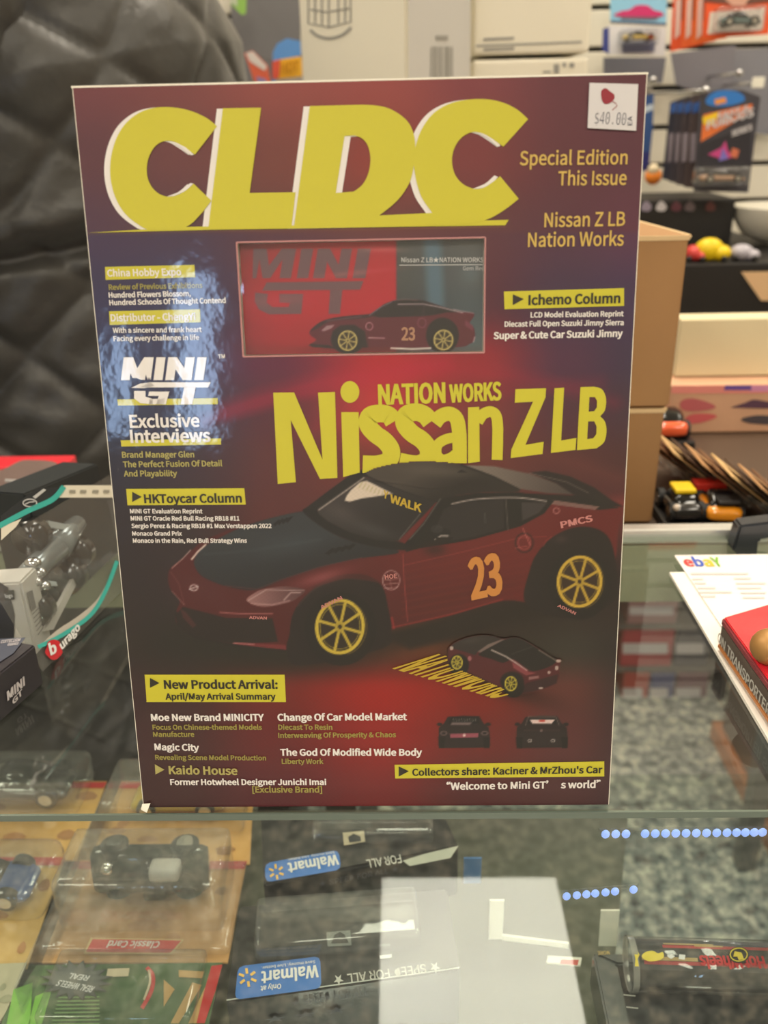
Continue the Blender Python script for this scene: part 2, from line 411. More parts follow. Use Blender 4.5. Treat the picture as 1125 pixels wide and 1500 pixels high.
# ================================================================ THE GLASS CASE
case = empty('display_case', (0, .1, ZF), 'glass-topped shop display case with aluminium rear rail', 'display case')
M_glass = clear('counter_glass', (236, 244, 238), .012, .075, haze=.012)
M_gedge = mat('glass_edge', (104, 116, 108), .15, spec=.8)
GX0, GX1, GY0, GY1 = -.75, .70, -.0035, .285
SH = -.193
G().add([(GX0, GY0, -.0002), (GX1, GY0, -.0002), (GX1, GY1, -.0002), (GX0, GY1, -.0002)], [(0, 1, 2, 3)]).build('top_pane', M_glass, case)
G().box(((GX0 + GX1) / 2, GY0, -.0021), (GX1 - GX0, .0012, .0036)).build('glass_edge', M_gedge, case)
G().add([(GX0, GY0 + .0015, -.0045), (GX0, GY0 + .0015, ZF + .03), (GX1, GY0 + .0015, ZF + .03), (GX1, GY0 + .0015, -.0045)], [(0, 1, 2, 3)]).build('front_pane', clear('front_glass', (238, 244, 240), .02, .125, haze=.012), case)
G().box(((GX0 + GX1) / 2, GY1 + .006, -.001), (GX1 - GX0, .014, .012), bev=.003).build('rear_rail', mat('alu_bright', (225, 225, 222), .25, metal=.6), case)
G().box(((GX0 + GX1) / 2, GY1 + .004, -.034), (GX1 - GX0, .006, .05), bev=.001).build('rear_strip', mat('pale_green_strip', (168, 170, 148), .4), case)
G().add([(GX0, 0, SH), (.32, 0, SH), (.32, .24, SH), (GX0, .24, SH)], [(0, 1, 2, 3)]).build('shelf_pane', clear('shelf_glass', (225, 235, 228), .03, .015), case)
# LED strip just behind the front glass: blue-white diodes
def led_row(pts, y, label):
    P = [un(a, c, y=y) for a, c in pts]; r_ = empty('led_row', sum(P) / len(P), label, 'light', 'led strips behind the front glass')
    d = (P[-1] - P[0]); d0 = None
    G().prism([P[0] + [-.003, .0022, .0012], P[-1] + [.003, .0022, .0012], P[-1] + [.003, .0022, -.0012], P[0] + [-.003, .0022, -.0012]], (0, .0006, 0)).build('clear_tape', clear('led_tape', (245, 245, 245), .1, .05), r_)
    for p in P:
        if d0 is None: d0 = G().ball(p, .0025, 12, (.85, .5, 1)).build('led_bead', mat('led_blue', (150, 178, 255), 1, emit=.42), r_, True); p0 = p
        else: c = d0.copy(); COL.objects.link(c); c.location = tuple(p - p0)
led_row([(887 + (a if a < 4 else a) * 0 + x, 1222 - x * .012) for a, x in enumerate((0, 15, 30, 58, 73, 88, 103, 118, 133, 148, 163, 178, 192, 205, 218, 230))], .004, 'longer row of blue-white diodes under the front glass edge, right of the cover box')
led_row([(830 + x, 1313 - x * .1) for x in (0, 15, 29, 42, 57, 71, 98)], .006, 'shorter row of glowing beads put in for reflected diodes, lower, above the black tray')  # glowing beads stand in for the strip's reflection
for x in (GX0 + .01, GX1 - .01):
    for y in (.012, GY1 - .008): G().box((x, y, (ZF - .01) / 2), (.02, .02, -ZF - .012), bev=.002).build('corner_post', mat('post_grey', (95, 95, 92), .4), case)
G().box((-.465, .15, -.585), (.54, .24, .70), bev=.004).build('lower_cabinet', mat('cabinet_dark', (38, 38, 38), .6), case)
tp = [(-.19, .26, ZF), (.205, .26, ZF), (.135, .03, ZF), (-.19, .03, ZF)]
G().prism([np.array(q) + [0, 0, .005] for q in tp][::-1], (0, 0, -.25 - ZF), bev=.003).build('centre_cabinet', mat('taupe', (112, 104, 92), .7), case)
# brown-grey low cabinet at the right end, wooden foot strip
cb = empty('side_cabinet', (.86, .95, ZF), 'brown-grey low cabinet seen through the glass, orange wood foot strip', 'cabinet')
G().box((.90, .85, -.52), (.42, .70, .80), bev=.003).build('body', mat('brown_grey', (118, 105, 96), .7), cb)
G().box((.90, .85, -.93), (.45, .74, .04), bev=.003).build('foot_strip', mat('orange_wood', (190, 120, 80), .5), cb)
# boxed stock low on the wall, seen through the glass
levels = [842, 868, 914, 976, 1046]; yb = 1.36; zl = [un(950, v, y=yb)[2] for v in levels]
low = [(905, 962, 1, (190, 80, 70), 'small orange-red toy box'), (966, 996, 1, (120, 116, 128), 'small grey toy box'), (918, 990, 2, (150, 110, 112), 'dull mauve toy box'), (908, 982, 3, (165, 45, 60), 'crimson toy box with a pale stripe'),
       (986, 1035, 3, (60, 62, 78), 'dark slate toy box'), (908, 945, 4, (170, 60, 55), 'upright red toy box'), (948, 982, 4, (45, 60, 120), 'upright dark blue toy box'), (986, 1030, 4, (110, 60, 80), 'low plum toy box')]
for (a, c, lv, col, lb) in low:
    bb = levels[lv]; t = levels[lv - 1]; xa = un(a, bb, y=yb)[0]; xc = un(c, bb, y=yb)[0]; z0_, z1_ = zl[lv] + .0005, zl[lv - 1] - .012
    r_ = empty('toy_box', ((xa + xc) / 2, yb + .05, z0_), lb + ' on the low shelving seen through the counter glass', 'toy box', 'boxed stock low on the wall')
    G().box(((xa + xc) / 2, yb + .05, (z0_ + z1_) / 2), (xc - xa, .1, z1_ - z0_), bev=.002).build('carton', mat('low_%d_%d' % (a, t), col, .5), r_)
    f_ = Fr(((xa + xc) / 2, yb, 0), (1, 0, 0), (0, 0, 1), (0, -1, 0)); g = G(); hh = (bb - t)
    decal(g, f_, [(a + 4, bb - hh * .55), (c - 4, bb - hh * .55), (c - 4, bb - hh * .3), (a + 4, bb - hh * .3)], .001)
    g.build('label_panel', mat('pale_panel', (200, 190, 190), .5), r_)
xa = un(900, 900, y=yb)[0] - .03; xc = un(1040, 1000, y=yb)[0] + .03
shv = empty('low_shelving', ((xa + xc) / 2, 1.42, ZF), 'grey low shelving against the wall seen through the counter glass', 'shelving')
for zz in zl[1:]: G().box(((xa + xc) / 2, 1.42, zz - .004), (xc - xa, .14, .008)).build('shelf_board', mat('shelf_grey', (88, 84, 82), .6), shv)
for x in (xa, xc): G().box((x, 1.42, (zl[0] + ZF) / 2), (.012, .14, zl[0] - ZF)).build('side_panel', mat('shelf_grey'), shv)
# ================================================================ TABLE BEHIND
tl = empty('table_fill', (.42, .62, -.07), 'unseen strip lamp added under the back table to brighten the speckled floor', 'light')  # added fill lamp, out of view, brightens the floor under the table
G().box((.42, .62, -.0665), (.36, .03, .012), bev=.002).build('fill_housing', mat('white_metal'), tl)
ad = bpy.data.lights.new('table_fill_light', 'AREA'); ad.shape = 'RECTANGLE'; ad.size = .34; ad.size_y = .025; ad.energy = 2.6; ad.color = (1, .97, .9)
ao = bpy.data.objects.new('table_fill_light', ad); COL.objects.link(ao); ao.matrix_world = Matrix.Translation((.42, .62, -.0735))
tb = empty('back_table', (.6, .8, ZF), 'pale work table standing behind the glass case', 'table')
G().box((.46, .62, -.045), (1.08, .60, .028), bev=.003).build('tabletop', mat('table_top', (84, 66, 52), .5), tb)
for x in (-.05, .62):
    for y in (.36, .86): G().box((x, y, -.505), (.03, .03, .88)).build('leg', mat('post_grey'), tb)
lg = empty('rear_ledge', (-.42, .4, ZF), 'dark ledge behind the left end of the glass case', 'ledge')
G().box((-.42, .37, -.045), (.66, .14, .03), bev=.003).build('board', mat('cabinet_dark'), lg)
for x in (-.74, -.11): G().box((x, .37, -.505), (.03, .12, .885)).build('leg', mat('cabinet_dark'), lg)
TT = -.03
M_card = mat('kraft_board', (160, 120, 78), .8, bump=.15, bscale=120, vary=.05)
M_cardedge = mat('kraft_light', (214, 184, 140), .8)
# two stacked cartons
ry = .37
zb0 = TT; zb1 = un(960, 598, y=ry)[2]; zb2 = un(960, 345, y=ry)[2]; xr = un(985, 560, y=ry)[0]
bk = un(915, 318, z=zb2)
for nm, z0, z1, lb in (('lower', zb0, zb1, 'brown cardboard carton on the table, lower of the two behind the cover box'), ('upper', zb1, zb2, 'brown cardboard carton, upper of the two behind the cover box')):
    xr_ = xr if nm == 'upper' else xr - .003; x_l = -.02
    r_ = empty('cardboard_box', ((xr_ + x_l) / 2, ry + .05, z0), lb, 'cardboard box', 'brown cartons behind the cover box')
    G().prism([(x_l, ry, z0 + .0005), (xr_, ry, z0 + .0005), (bk[0], bk[1], z0 + .0005), (x_l, bk[1], z0 + .0005)], (0, 0, z1 - z0 - .001), bev=.002).build('carton', M_card, r_)
    g = G(); g.box(((xr_ + x_l) / 2, ry - .0004, z1 - .002), (xr_ - x_l, .001, .0035)); g.cyl((xr_, ry, z1 - .001), (bk[0], bk[1], z1 - .001), .0016, 8); g.build('top_fold', M_cardedge, r_)
# tall white cartons
M_wc = mat('white_carton', (232, 226, 208), .6, bump=.04); M_ink = mat('grey_ink', (150, 148, 142), .7); M_shade = mat('side_shade_grey', (196, 194, 190), .7)
A1 = un(439, 60, y=.83); A2 = un(596, 60, y=.74); A3 = un(690, 60, y=.86)
def foot(P): return np.array([P[0], P[1], TT])
a1, a2, a3 = foot(A1), foot(A2), foot(A3); a4 = a1 + a3 - a2
wc = empty('white_box', (a1 + a3) / 2, 'tall white carton with a cube emblem, corner towards us, left of the white cartons', 'box', 'white cartons behind the cover box')
G().prism([a1, a2, a3, a4], (0, 0, .55), bev=.003).build('carton', M_wc, wc)
fa = Fr(a1, a2 - a1, (0, 0, 1), (0, -1, 0)); fb = Fr(a2, a3 - a2, (0, 0, 1), (0, -1, 0))
g = G()
for L in ([(452, -20), (452, 34), (482, 40), (514, 32), (514, -20)], [(482, -20), (482, 40)], [(455, 14), (480, 18)], [(484, 17), (512, 12)], [(462, -20), (462, 34)], [(472, -20), (472, 36)], [(496, -20), (496, 34)], [(506, -20), (506, 33)]): ribbon(g, fa, L, 2.2, .0008)
ribbon(g, fa, spl([(455, 44), (467, 53), (484, 56), (502, 51), (515, 40)], 4, False), 4, .0008)
g.build('cube_emblem', M_ink, wc)
g = G(); decal(g, fb, [(597, -60), (689, -60), (688, 140), (598, 140)], .0006); g.build('side_shade', M_shade, wc)  # pale grey sheet paints the shade on the carton's right side
g = G()
for x, ww in ((630, 2), (634, 4), (640, 2), (644, 3), (650, 5), (656, 2), (660, 2)): decal(g, fb, [(x, 68), (x + ww, 68), (x + ww, 135), (x, 135)], .0012)
decal(g, fb, [(637, 52), (655, 52), (655, 59), (637, 59)], .0012); g.build('barcode', M_ink, wc)
yB = .88
B1 = un(694, 60, y=yB); B2 = un(864, 60, y=yB); zs = un(780, 83, y=yB)[2]
for z0, z1, lb in ((TT, zs - .002, 'white carton with a small code print, under another white carton'), (zs + .003, zs + .22, 'white carton with grey line print, stacked on another, right of the emblem carton')):
    r_ = empty('white_box', ((B1[0] + B2[0]) / 2, yB + .1, z0), lb, 'box', 'white cartons behind the cover box')
    G().box(((B1[0] + B2[0]) / 2, yB + .1, (z0 + z1) / 2), (B2[0] - B1[0], .2, z1 - z0), bev=.004).build('carton', M_wc, r_)
    f_ = Fr((B1[0], yB, 0), (1, 0, 0), (0, 0, 1), (0, -1, 0)); g = G()
    if z0 > 0: decal(g, f_, [(697, 66), (852, 60), (852, 63), (697, 69)], .0008); decal(g, f_, [(708, 56), (753, 54), (753, 58), (708, 60)], .0008); decal(g, f_, [(708, 71), (753, 69), (753, 73), (708, 75)], .0008)
    else:
        for (x, y, w_, h_) in ((811, 94, 8, 14), (824, 92, 5, 6), (834, 92, 7, 7), (795, 104, 12, 3)): decal(g, f_, [(x, y), (x + w_, y), (x + w_, y + h_), (x, y + h_)], .0008)
    g.build('printing', M_ink, r_)

cs = empty('added_block', (.09, -.33, ZF), 'added pale block on the customer side floor, put there to be mirrored in the front glass', 'box')  # unseen block added to make the pale patch in the front glass
G().box((.085, -.335, (ZF - .50) / 2), (.20, .18, -.50 - ZF), bev=.004).build('carton', mat('added_block_pale', (226, 226, 214), .8), cs)
sp_ = empty('fill_spot', (.10, -.55, CEIL), 'unseen lamp put in for the mirrored patch, a spotlight aimed down at the customer side floor', 'light')  # added lamp, brightens the pale block so its reflection shows
G().cyl((.10, -.55, CEIL - .09), (.10, -.55, CEIL - .001), .035, 24).build('housing', mat('white_metal'), sp_)
ld = bpy.data.lights.new('fill_spot_lamp', 'SPOT'); ld.energy = 850; ld.spot_size = math.radians(9); ld.spot_blend = .6; ld.color = (1, .98, .92); ld.shadow_soft_size = .03
lo_ = bpy.data.objects.new('fill_spot_lamp', ld); COL.objects.link(lo_); lo_.matrix_world = Matrix.Translation((.10, -.55, CEIL - .10)) @ (Vector((.085, -.33, -.5)) - Vector((.10, -.55, CEIL - .10))).to_track_quat('-Z', 'Y').to_matrix().to_4x4()
# ================================================================ THE COVER BOX (leans back 10 degrees)
LE = math.radians(10); BW, BH, BT = .2197, .314, .045
EX = np.array([1, 0, 0.]); EY = np.array([0, math.sin(LE), math.cos(LE)]); EN = np.array([0, -math.cos(LE), math.sin(LE)])
CO = np.array([-BW / 2, 0, .0006])
cf = Fr(CO, EX, EY, EN)
mag = empty('magazine_box', (0, .02, 0), 'upright glossy dark red collector box printed like a magazine cover, yellow masthead', 'box')
M_white = mat('board_white', (235, 230, 220), .6); M_print = attr_mat('laminated_print', .45, 1, .07, bump=.2, bscale=80, dist=.0006)
YEL = (205, 196, 45)
def pm(name, col, **k):
    m_ = mat(name, col, .45, coat=1, coat_rough=.07)
    if not m_.get('b'): add_bump(m_.node_tree, m_.node_tree.nodes['Principled BSDF'], 80, .2, .0006); m_['b'] = 1
    return m_
M_y = pm('ink_yellow', YEL); M_w = pm('ink_white', (238, 232, 228)); M_g = pm('ink_gold', (212, 178, 88)); M_o = pm('ink_olive', (158, 148, 72)); M_k = pm('ink_black', (38, 34, 24)); M_dy = pm('ink_dim_yellow', (176, 166, 96))
win = [cf.px(*p) for p in ((347, 356), (711, 347), (709, 517), (356, 522))]
wu0, wu1 = (win[0][0] + win[3][0]) / 2, (win[1][0] + win[2][0]) / 2; wv1, wv0 = (win[0][1] + win[1][1]) / 2, (win[2][1] + win[3][1]) / 2
hole = [(wu0, wv0), (wu1, wv0), (wu1, wv1), (wu0, wv1)]
bgf = ctrl([130, 260, 400, 560, 700, 830, 930], [120, 230, 335, 346, 440, 530, 600, 680, 760, 850, 950, 1010, 1080, 1170], [
 [(112,48,58),(122,54,56),(145,62,58),(150,58,56),(126,46,56),(98,36,52),(90,32,50)],
 [(90,40,54),(105,48,52),(115,50,44),(138,44,38),(120,40,46),(92,32,48),(86,30,52)],
 [(76,40,66),(82,42,56),(98,48,50),(104,48,50),(94,42,52),(84,32,54),(90,32,60)],
 [(60,38,76),(62,38,72),(84,40,60),(102,48,56),(90,38,54),(76,34,64),(82,34,72)],
 [(44,36,78),(46,38,78),(74,28,56),(110,30,46),(84,28,50),(60,34,70),(58,34,76)],
 [(34,36,78),(42,36,76),(96,22,60),(182,24,42),(150,26,44),(76,30,66),(54,34,68)],
 [(30,36,70),(40,34,66),(84,28,48),(192,46,52),(125,40,46),(76,32,52),(62,32,54)],
 [(28,30,56),(42,30,48),(90,36,42),(118,42,38),(102,38,36),(82,32,36),(70,28,34)],
 [(32,26,38),(44,28,34),(86,32,34),(80,26,26),(74,24,24),(74,24,28),(84,24,30)],
 [(36,26,30),(34,22,26),(40,22,24),(46,14,14),(50,12,12),(42,18,20),(40,20,24)],
 [(42,26,26),(30,24,22),(34,26,20),(74,20,8),(34,20,14),(44,40,34),(30,22,24)],
 [(52,30,32),(56,30,32),(112,26,22),(158,20,14),(126,24,14),(92,44,40),(48,34,36)],
 [(56,30,34),(66,32,34),(102,24,28),(146,22,20),(108,28,26),(86,38,40),(56,32,38)],
 [(52,26,30),(62,26,30),(86,20,32),(112,18,26),(78,26,32),(74,34,40),(60,32,42)]])
RED = (76, 13, 17)
def big_car(p):
    p.blob(560, 940, 230, 26, (26, 18, 12), .75, -8); p.blob(380, 950, 150, 26, (24, 22, 16), .8, 6); p.blob(800, 880, 130, 40, (22, 16, 14), .8, -8)
    p.fill([(560, 930), (740, 885), (780, 880), (800, 900), (600, 950)], (22, 12, 8), 6)
    # red body
    p.fill(spl([(246, 846), (250, 832), (268, 818), (284, 803), (302, 790), (360, 768), (440, 748), (500, 720), (560, 712), (640, 730), (760, 722), (870, 728), (906, 736), (914, 748), (906, 775), (900, 830), (880, 872), (790, 884), (738, 880), (660, 902), (576, 922), (560, 940), (500, 955), (420, 953), (340, 944), (290, 934), (260, 915), (258, 896), (263, 880), (250, 864)], 4), RED, 1.4, grad=(560, 900, 640, 770, (96, 17, 20)))
    p.blob(680, 800, 110, 34, (104, 22, 22), .6, -12); p.blob(690, 870, 90, 12, (80, 14, 10), .6, -14)
    for k in range(7): p.line([(590, 838 + k * 11), (790, 800 + k * 11)], 2.4, (112, 30, 18), .28, 2)
    p.blob(300, 868, 46, 22, (80, 30, 36), .6, 20)
    # nose and grille
    p.fill([(268, 889), (300, 897), (330, 905), (399, 906), (407, 940), (342, 943), (284, 932), (260, 914), (260, 898)], (28, 18, 18), 1.5)
    p.fill([(264, 892), (272, 896), (288, 916), (282, 920), (268, 905)], (66, 30, 32), 1.5)
    p.fill([(342, 941), (420, 945), (420, 952), (350, 947)], (110, 34, 40), 1.2); p.line([(342, 942), (372, 944)], 1.6, (190, 130, 130), .8)
    p.line([(258, 898), (262, 916), (285, 933), (340, 945), (418, 954)], 3.5, (22, 16, 16)); p.line([(322, 897), (350, 899), (399, 899)], 1.8, (176, 110, 110), .8); p.line([(252, 866), (270, 886)], 1.2, (150, 120, 118), .7)
    # hood
    hood = spl([(284, 823), (290, 810), (302, 799), (316, 791), (354, 772), (400, 758), (444, 749), (452, 757), (473, 772), (502, 788), (540, 798), (577, 804), (580, 811), (527, 818), (470, 831), (412, 850), (374, 864), (332, 859), (299, 846), (288, 835)], 4)
    p.fill(hood, (44, 48, 54), 1.2, grad=(420, 770, 440, 850, (26, 28, 34)))
    p.blob(430, 795, 70, 18, (58, 66, 74), .55, -12); p.line([(300, 812), (370, 806), (470, 790)], 2, (66, 72, 78), .4, 3, True); p.line([(330, 858), (376, 863), (412, 849), (470, 830), (530, 817)], 1.5, (90, 40, 44), .7)
    for k in range(4):
        p.fill([(400 + k * 6, 768 - k * 1.6), (408 + k * 6, 761 - k * 1.6), (411 + k * 6, 762 - k * 1.6), (403 + k * 6, 771 - k * 1.6)], (14, 15, 17), .8)
        p.fill([(476 + k * 10, 811 - k * 2.4), (486 + k * 10, 803 - k * 2.2), (492 + k * 10, 804 - k * 2.2), (482 + k * 10, 813 - k * 2.4)], (12, 13, 15), .9)
    p.line([(281, 819), (290, 808), (301, 798)], 2.4, (228, 215, 205), .95, 1); p.line([(252, 832), (268, 818), (279, 806)], 1.5, (190, 160, 155), .8); p.line([(250, 838), (262, 855), (270, 885)], 1.2, (120, 80, 80), .5)
    p.ring(284, 861, 5.5, 4.2, 1.6, (205, 190, 190)); p.line([(278, 863), (290, 859)], 1.6, (205, 190, 190))
    # cowl, glass, roof
    p.fill(spl([(444, 750), (450, 744), (462, 744), (475, 758), (505, 775), (545, 788), (590, 795), (592, 806), (540, 799), (500, 787), (470, 771)], 4), (14, 13, 14), 1.2)
    p.fill([(447, 745), (480, 720), (515, 694), (534, 687), (545, 690), (533, 700), (466, 747)], (20, 17, 18), 1.1)
    p.fill([(466, 744), (532, 698), (572, 711), (607, 724), (641, 733), (630, 745), (584, 792), (577, 793), (551, 791), (513, 780), (481, 764), (466, 752)], (50, 45, 46), 1.2, grad=(500, 730, 560, 790, (28, 25, 27)))
    p.blob(545, 775, 36, 9, (66, 64, 66), .6, 16); p.blob(500, 752, 25, 12, (82, 72, 72), .5, 20)
    p.line([(467, 747), (498, 725), (533, 700)], 1.6, (205, 190, 180), .8); p.line([(585, 790), (616, 752)], 1.3, (130, 122, 120), .6)
    p.fill([(505, 733), (508, 726), (514, 718), (528, 706), (537, 704), (575, 723), (552, 727), (530, 730), (512, 735)], (222, 205, 188), 1.2)
    for k in range(7): p.line([(531 + k * 5, 706 + k * 2.4), (526 + k * 5.5, 714 + k * 2)], 1.4, (176, 166, 110), .7)
    p.fill([(532, 697), (545, 690), (600, 716), (645, 728), (641, 736), (607, 726), (572, 713)], (16, 14, 15), 1)
    p.fill(spl([(536, 694), (550, 686), (575, 680), (612, 676), (649, 677), (680, 681), (724, 692), (757, 708), (758, 720), (709, 721), (668, 726), (642, 734), (600, 722), (562, 707)], 4), (66, 58, 53), 1.2, grad=(620, 690, 640, 728, (30, 25, 24)))
    p.blob(640, 690, 60, 8, (86, 78, 70), .6, 4); p.fill([(670, 692), (676, 688), (684, 692)], (14, 12, 12), .8)
    p.fill([(679, 681), (724, 683), (776, 694), (815, 708), (848, 725), (800, 722), (761, 716), (724, 698)], (124, 112, 104), 1.4, grad=(700, 690, 830, 724, (70, 60, 58)))
    p.line([(676, 681), (722, 698), (758, 716)], 2.6, (24, 20, 20)); 
    p.fill([(776, 692), (800, 690), (835, 698), (870, 714), (895, 732), (912, 742), (880, 742), (847, 729), (815, 708)], (24, 16, 18), 1.6); p.line([(776, 693), (830, 706), (862, 722)], 1.6, (110, 96, 92), .7)
    p.fill([(755, 722), (800, 724), (848, 726), (905, 744), (878, 747), (800, 735), (757, 728)], (20, 15, 16), 1.3)
    p.fill([(757, 728), (800, 731), (878, 742), (872, 747), (800, 738), (757, 731)], (120, 88, 84), 1)
    # side glass and pillars
    p.fill([(642, 733), (656, 728), (700, 722), (760, 721), (812, 733), (797, 752), (762, 771), (694, 790), (660, 796), (596, 806), (590, 800), (620, 765)], (14, 12, 13), 1.2)
    p.fill([(636, 778), (650, 746), (666, 738), (738, 731), (738, 774), (694, 787), (660, 792)], (32, 28, 30), 1.2); p.fill([(764, 736), (802, 736), (790, 751), (765, 763)], (52, 46, 48), 1.2)
    p.line([(662, 738), (700, 731), (757, 729), (800, 734)], 2.2, (178, 165, 160), .85, 1, True); p.line([(741, 732), (744, 776)], 1.6, (96, 84, 84), .8); p.line([(710, 752), (711, 766)], 1.4, (90, 86, 86), .6)
    p.line([(645, 731), (620, 768), (600, 790)], 1.6, (135, 128, 126), .6); p.line([(596, 806), (632, 796)], 4, (16, 12, 12))
    p.ell(648, 780, 13, 6.5, (18, 16, 18)); p.line([(638, 790), (646, 785), (656, 785)], 2.2, (196, 186, 182), .9); p.fill([(638, 787), (664, 787), (660, 793), (640, 794)], (16, 12, 12), 1)
    p.ell(640, 775, 9, 6, (60, 56, 58), 1.5, .5); p.blob(637, 805, 16, 10, (40, 12, 12), .7)
    # flares, head lamp
    p.fill(spl([(424, 930), (428, 903), (441, 880), (468, 856), (498, 843), (534, 845), (559, 858), (568, 888), (573, 925), (560, 950), (440, 975), (420, 952)], 4), (24, 15, 17), 1.3)
    p.line([(436, 888), (462, 862), (498, 848), (532, 849)], 1.6, (96, 66, 66), .45, 1.5, True)
    p.fill(spl([(455, 862), (476, 850), (500, 842), (535, 842), (560, 856), (546, 852), (505, 848)], 4), (62, 16, 18), 1.2)
    p.blob(470, 846, 40, 9, (158, 84, 90), .6, -16); p.fill(spl([(361, 879), (372, 869), (386, 863), (418, 859), (447, 864), (437, 875), (425, 882), (399, 888), (378, 888)], 4), (150, 106, 106), 1, grad=(365, 880, 440, 866, (84, 50, 54)))
    p.line([(363, 880), (390, 864), (445, 865)], 1.1, (205, 180, 178), .7); p.line([(416, 879), (426, 868), (440, 868)], 2, (196, 170, 168), .7); p.line([(368, 884), (398, 886), (424, 880)], 2, (190, 150, 150), .6)
    p.fill(spl([(768, 880), (776, 836), (786, 812), (808, 788), (840, 773), (872, 774), (894, 792), (904, 840), (900, 880), (850, 905), (800, 900)], 4), (22, 14, 16), 1.6)
    p.blob(822, 790, 10, 6, (80, 58, 58), .5); p.line([(796, 800), (800, 792), (808, 786)], 2, (140, 50, 50), .5)
    # wheels
    p.ell(499, 921, 53, 54, (16, 12, 12)); p.ell(849, 856, 46, 52, (15, 12, 12), 1.4)
    p.wheel(498, 918, 36.5, 41, (206, 180, 62), (36, 26, 14), rot=14, ang=8); p.wheel(849, 852, 33.5, 38.5, (206, 170, 58), (48, 30, 16), rot=18, ang=8)
    p.ring(503, 920, 34, 39, 1.6, (120, 96, 30), .8, 1, 8, -70, 70); p.ring(853, 854, 31, 37, 1.6, (120, 96, 30), .8, 1, 8, -70, 70)
    # door line, fuel cap, badge, sill
    p.line([(590, 812), (592, 850), (597, 910)], 1.3, (160, 70, 70), .7); p.line([(592, 828), (680, 808), (760, 788), (800, 786)], 1.2, (150, 56, 56), .6); p.line([(575, 919), (660, 900), (736, 878)], 2, (150, 40, 36), .6)
    p.line([(574, 905), (577, 920)], 3, (150, 40, 40), .7)
    p.ring(768, 795, 13, 14, 2, (44, 10, 12), .9); p.ring(768, 795, 9, 10, 1.3, (170, 90, 92), .7); p.line([(766, 774), (772, 788), (776, 798)], 1.4, (190, 110, 110), .7); p.line([(755, 803), (772, 800)], 1.2, (190, 110, 110), .5)
    p.ring(815, 748, 4.5, 4, 1.2, (190, 140, 140), .9)
    p.ring(573, 850, 12.5, 14, 1.3, (186, 160, 160), .9)
    for a in (845, 851, 857): p.line([(563, a + 5), (583, a + 3)], 1, (186, 160, 160), .7)
    p.line([(572, 850), (573, 862)], .8, (186, 160, 160), .7)
def T5(pts, ox=640, oy=900, s=5.357): return [(x / s + ox, y / s + oy) for x, y in pts]
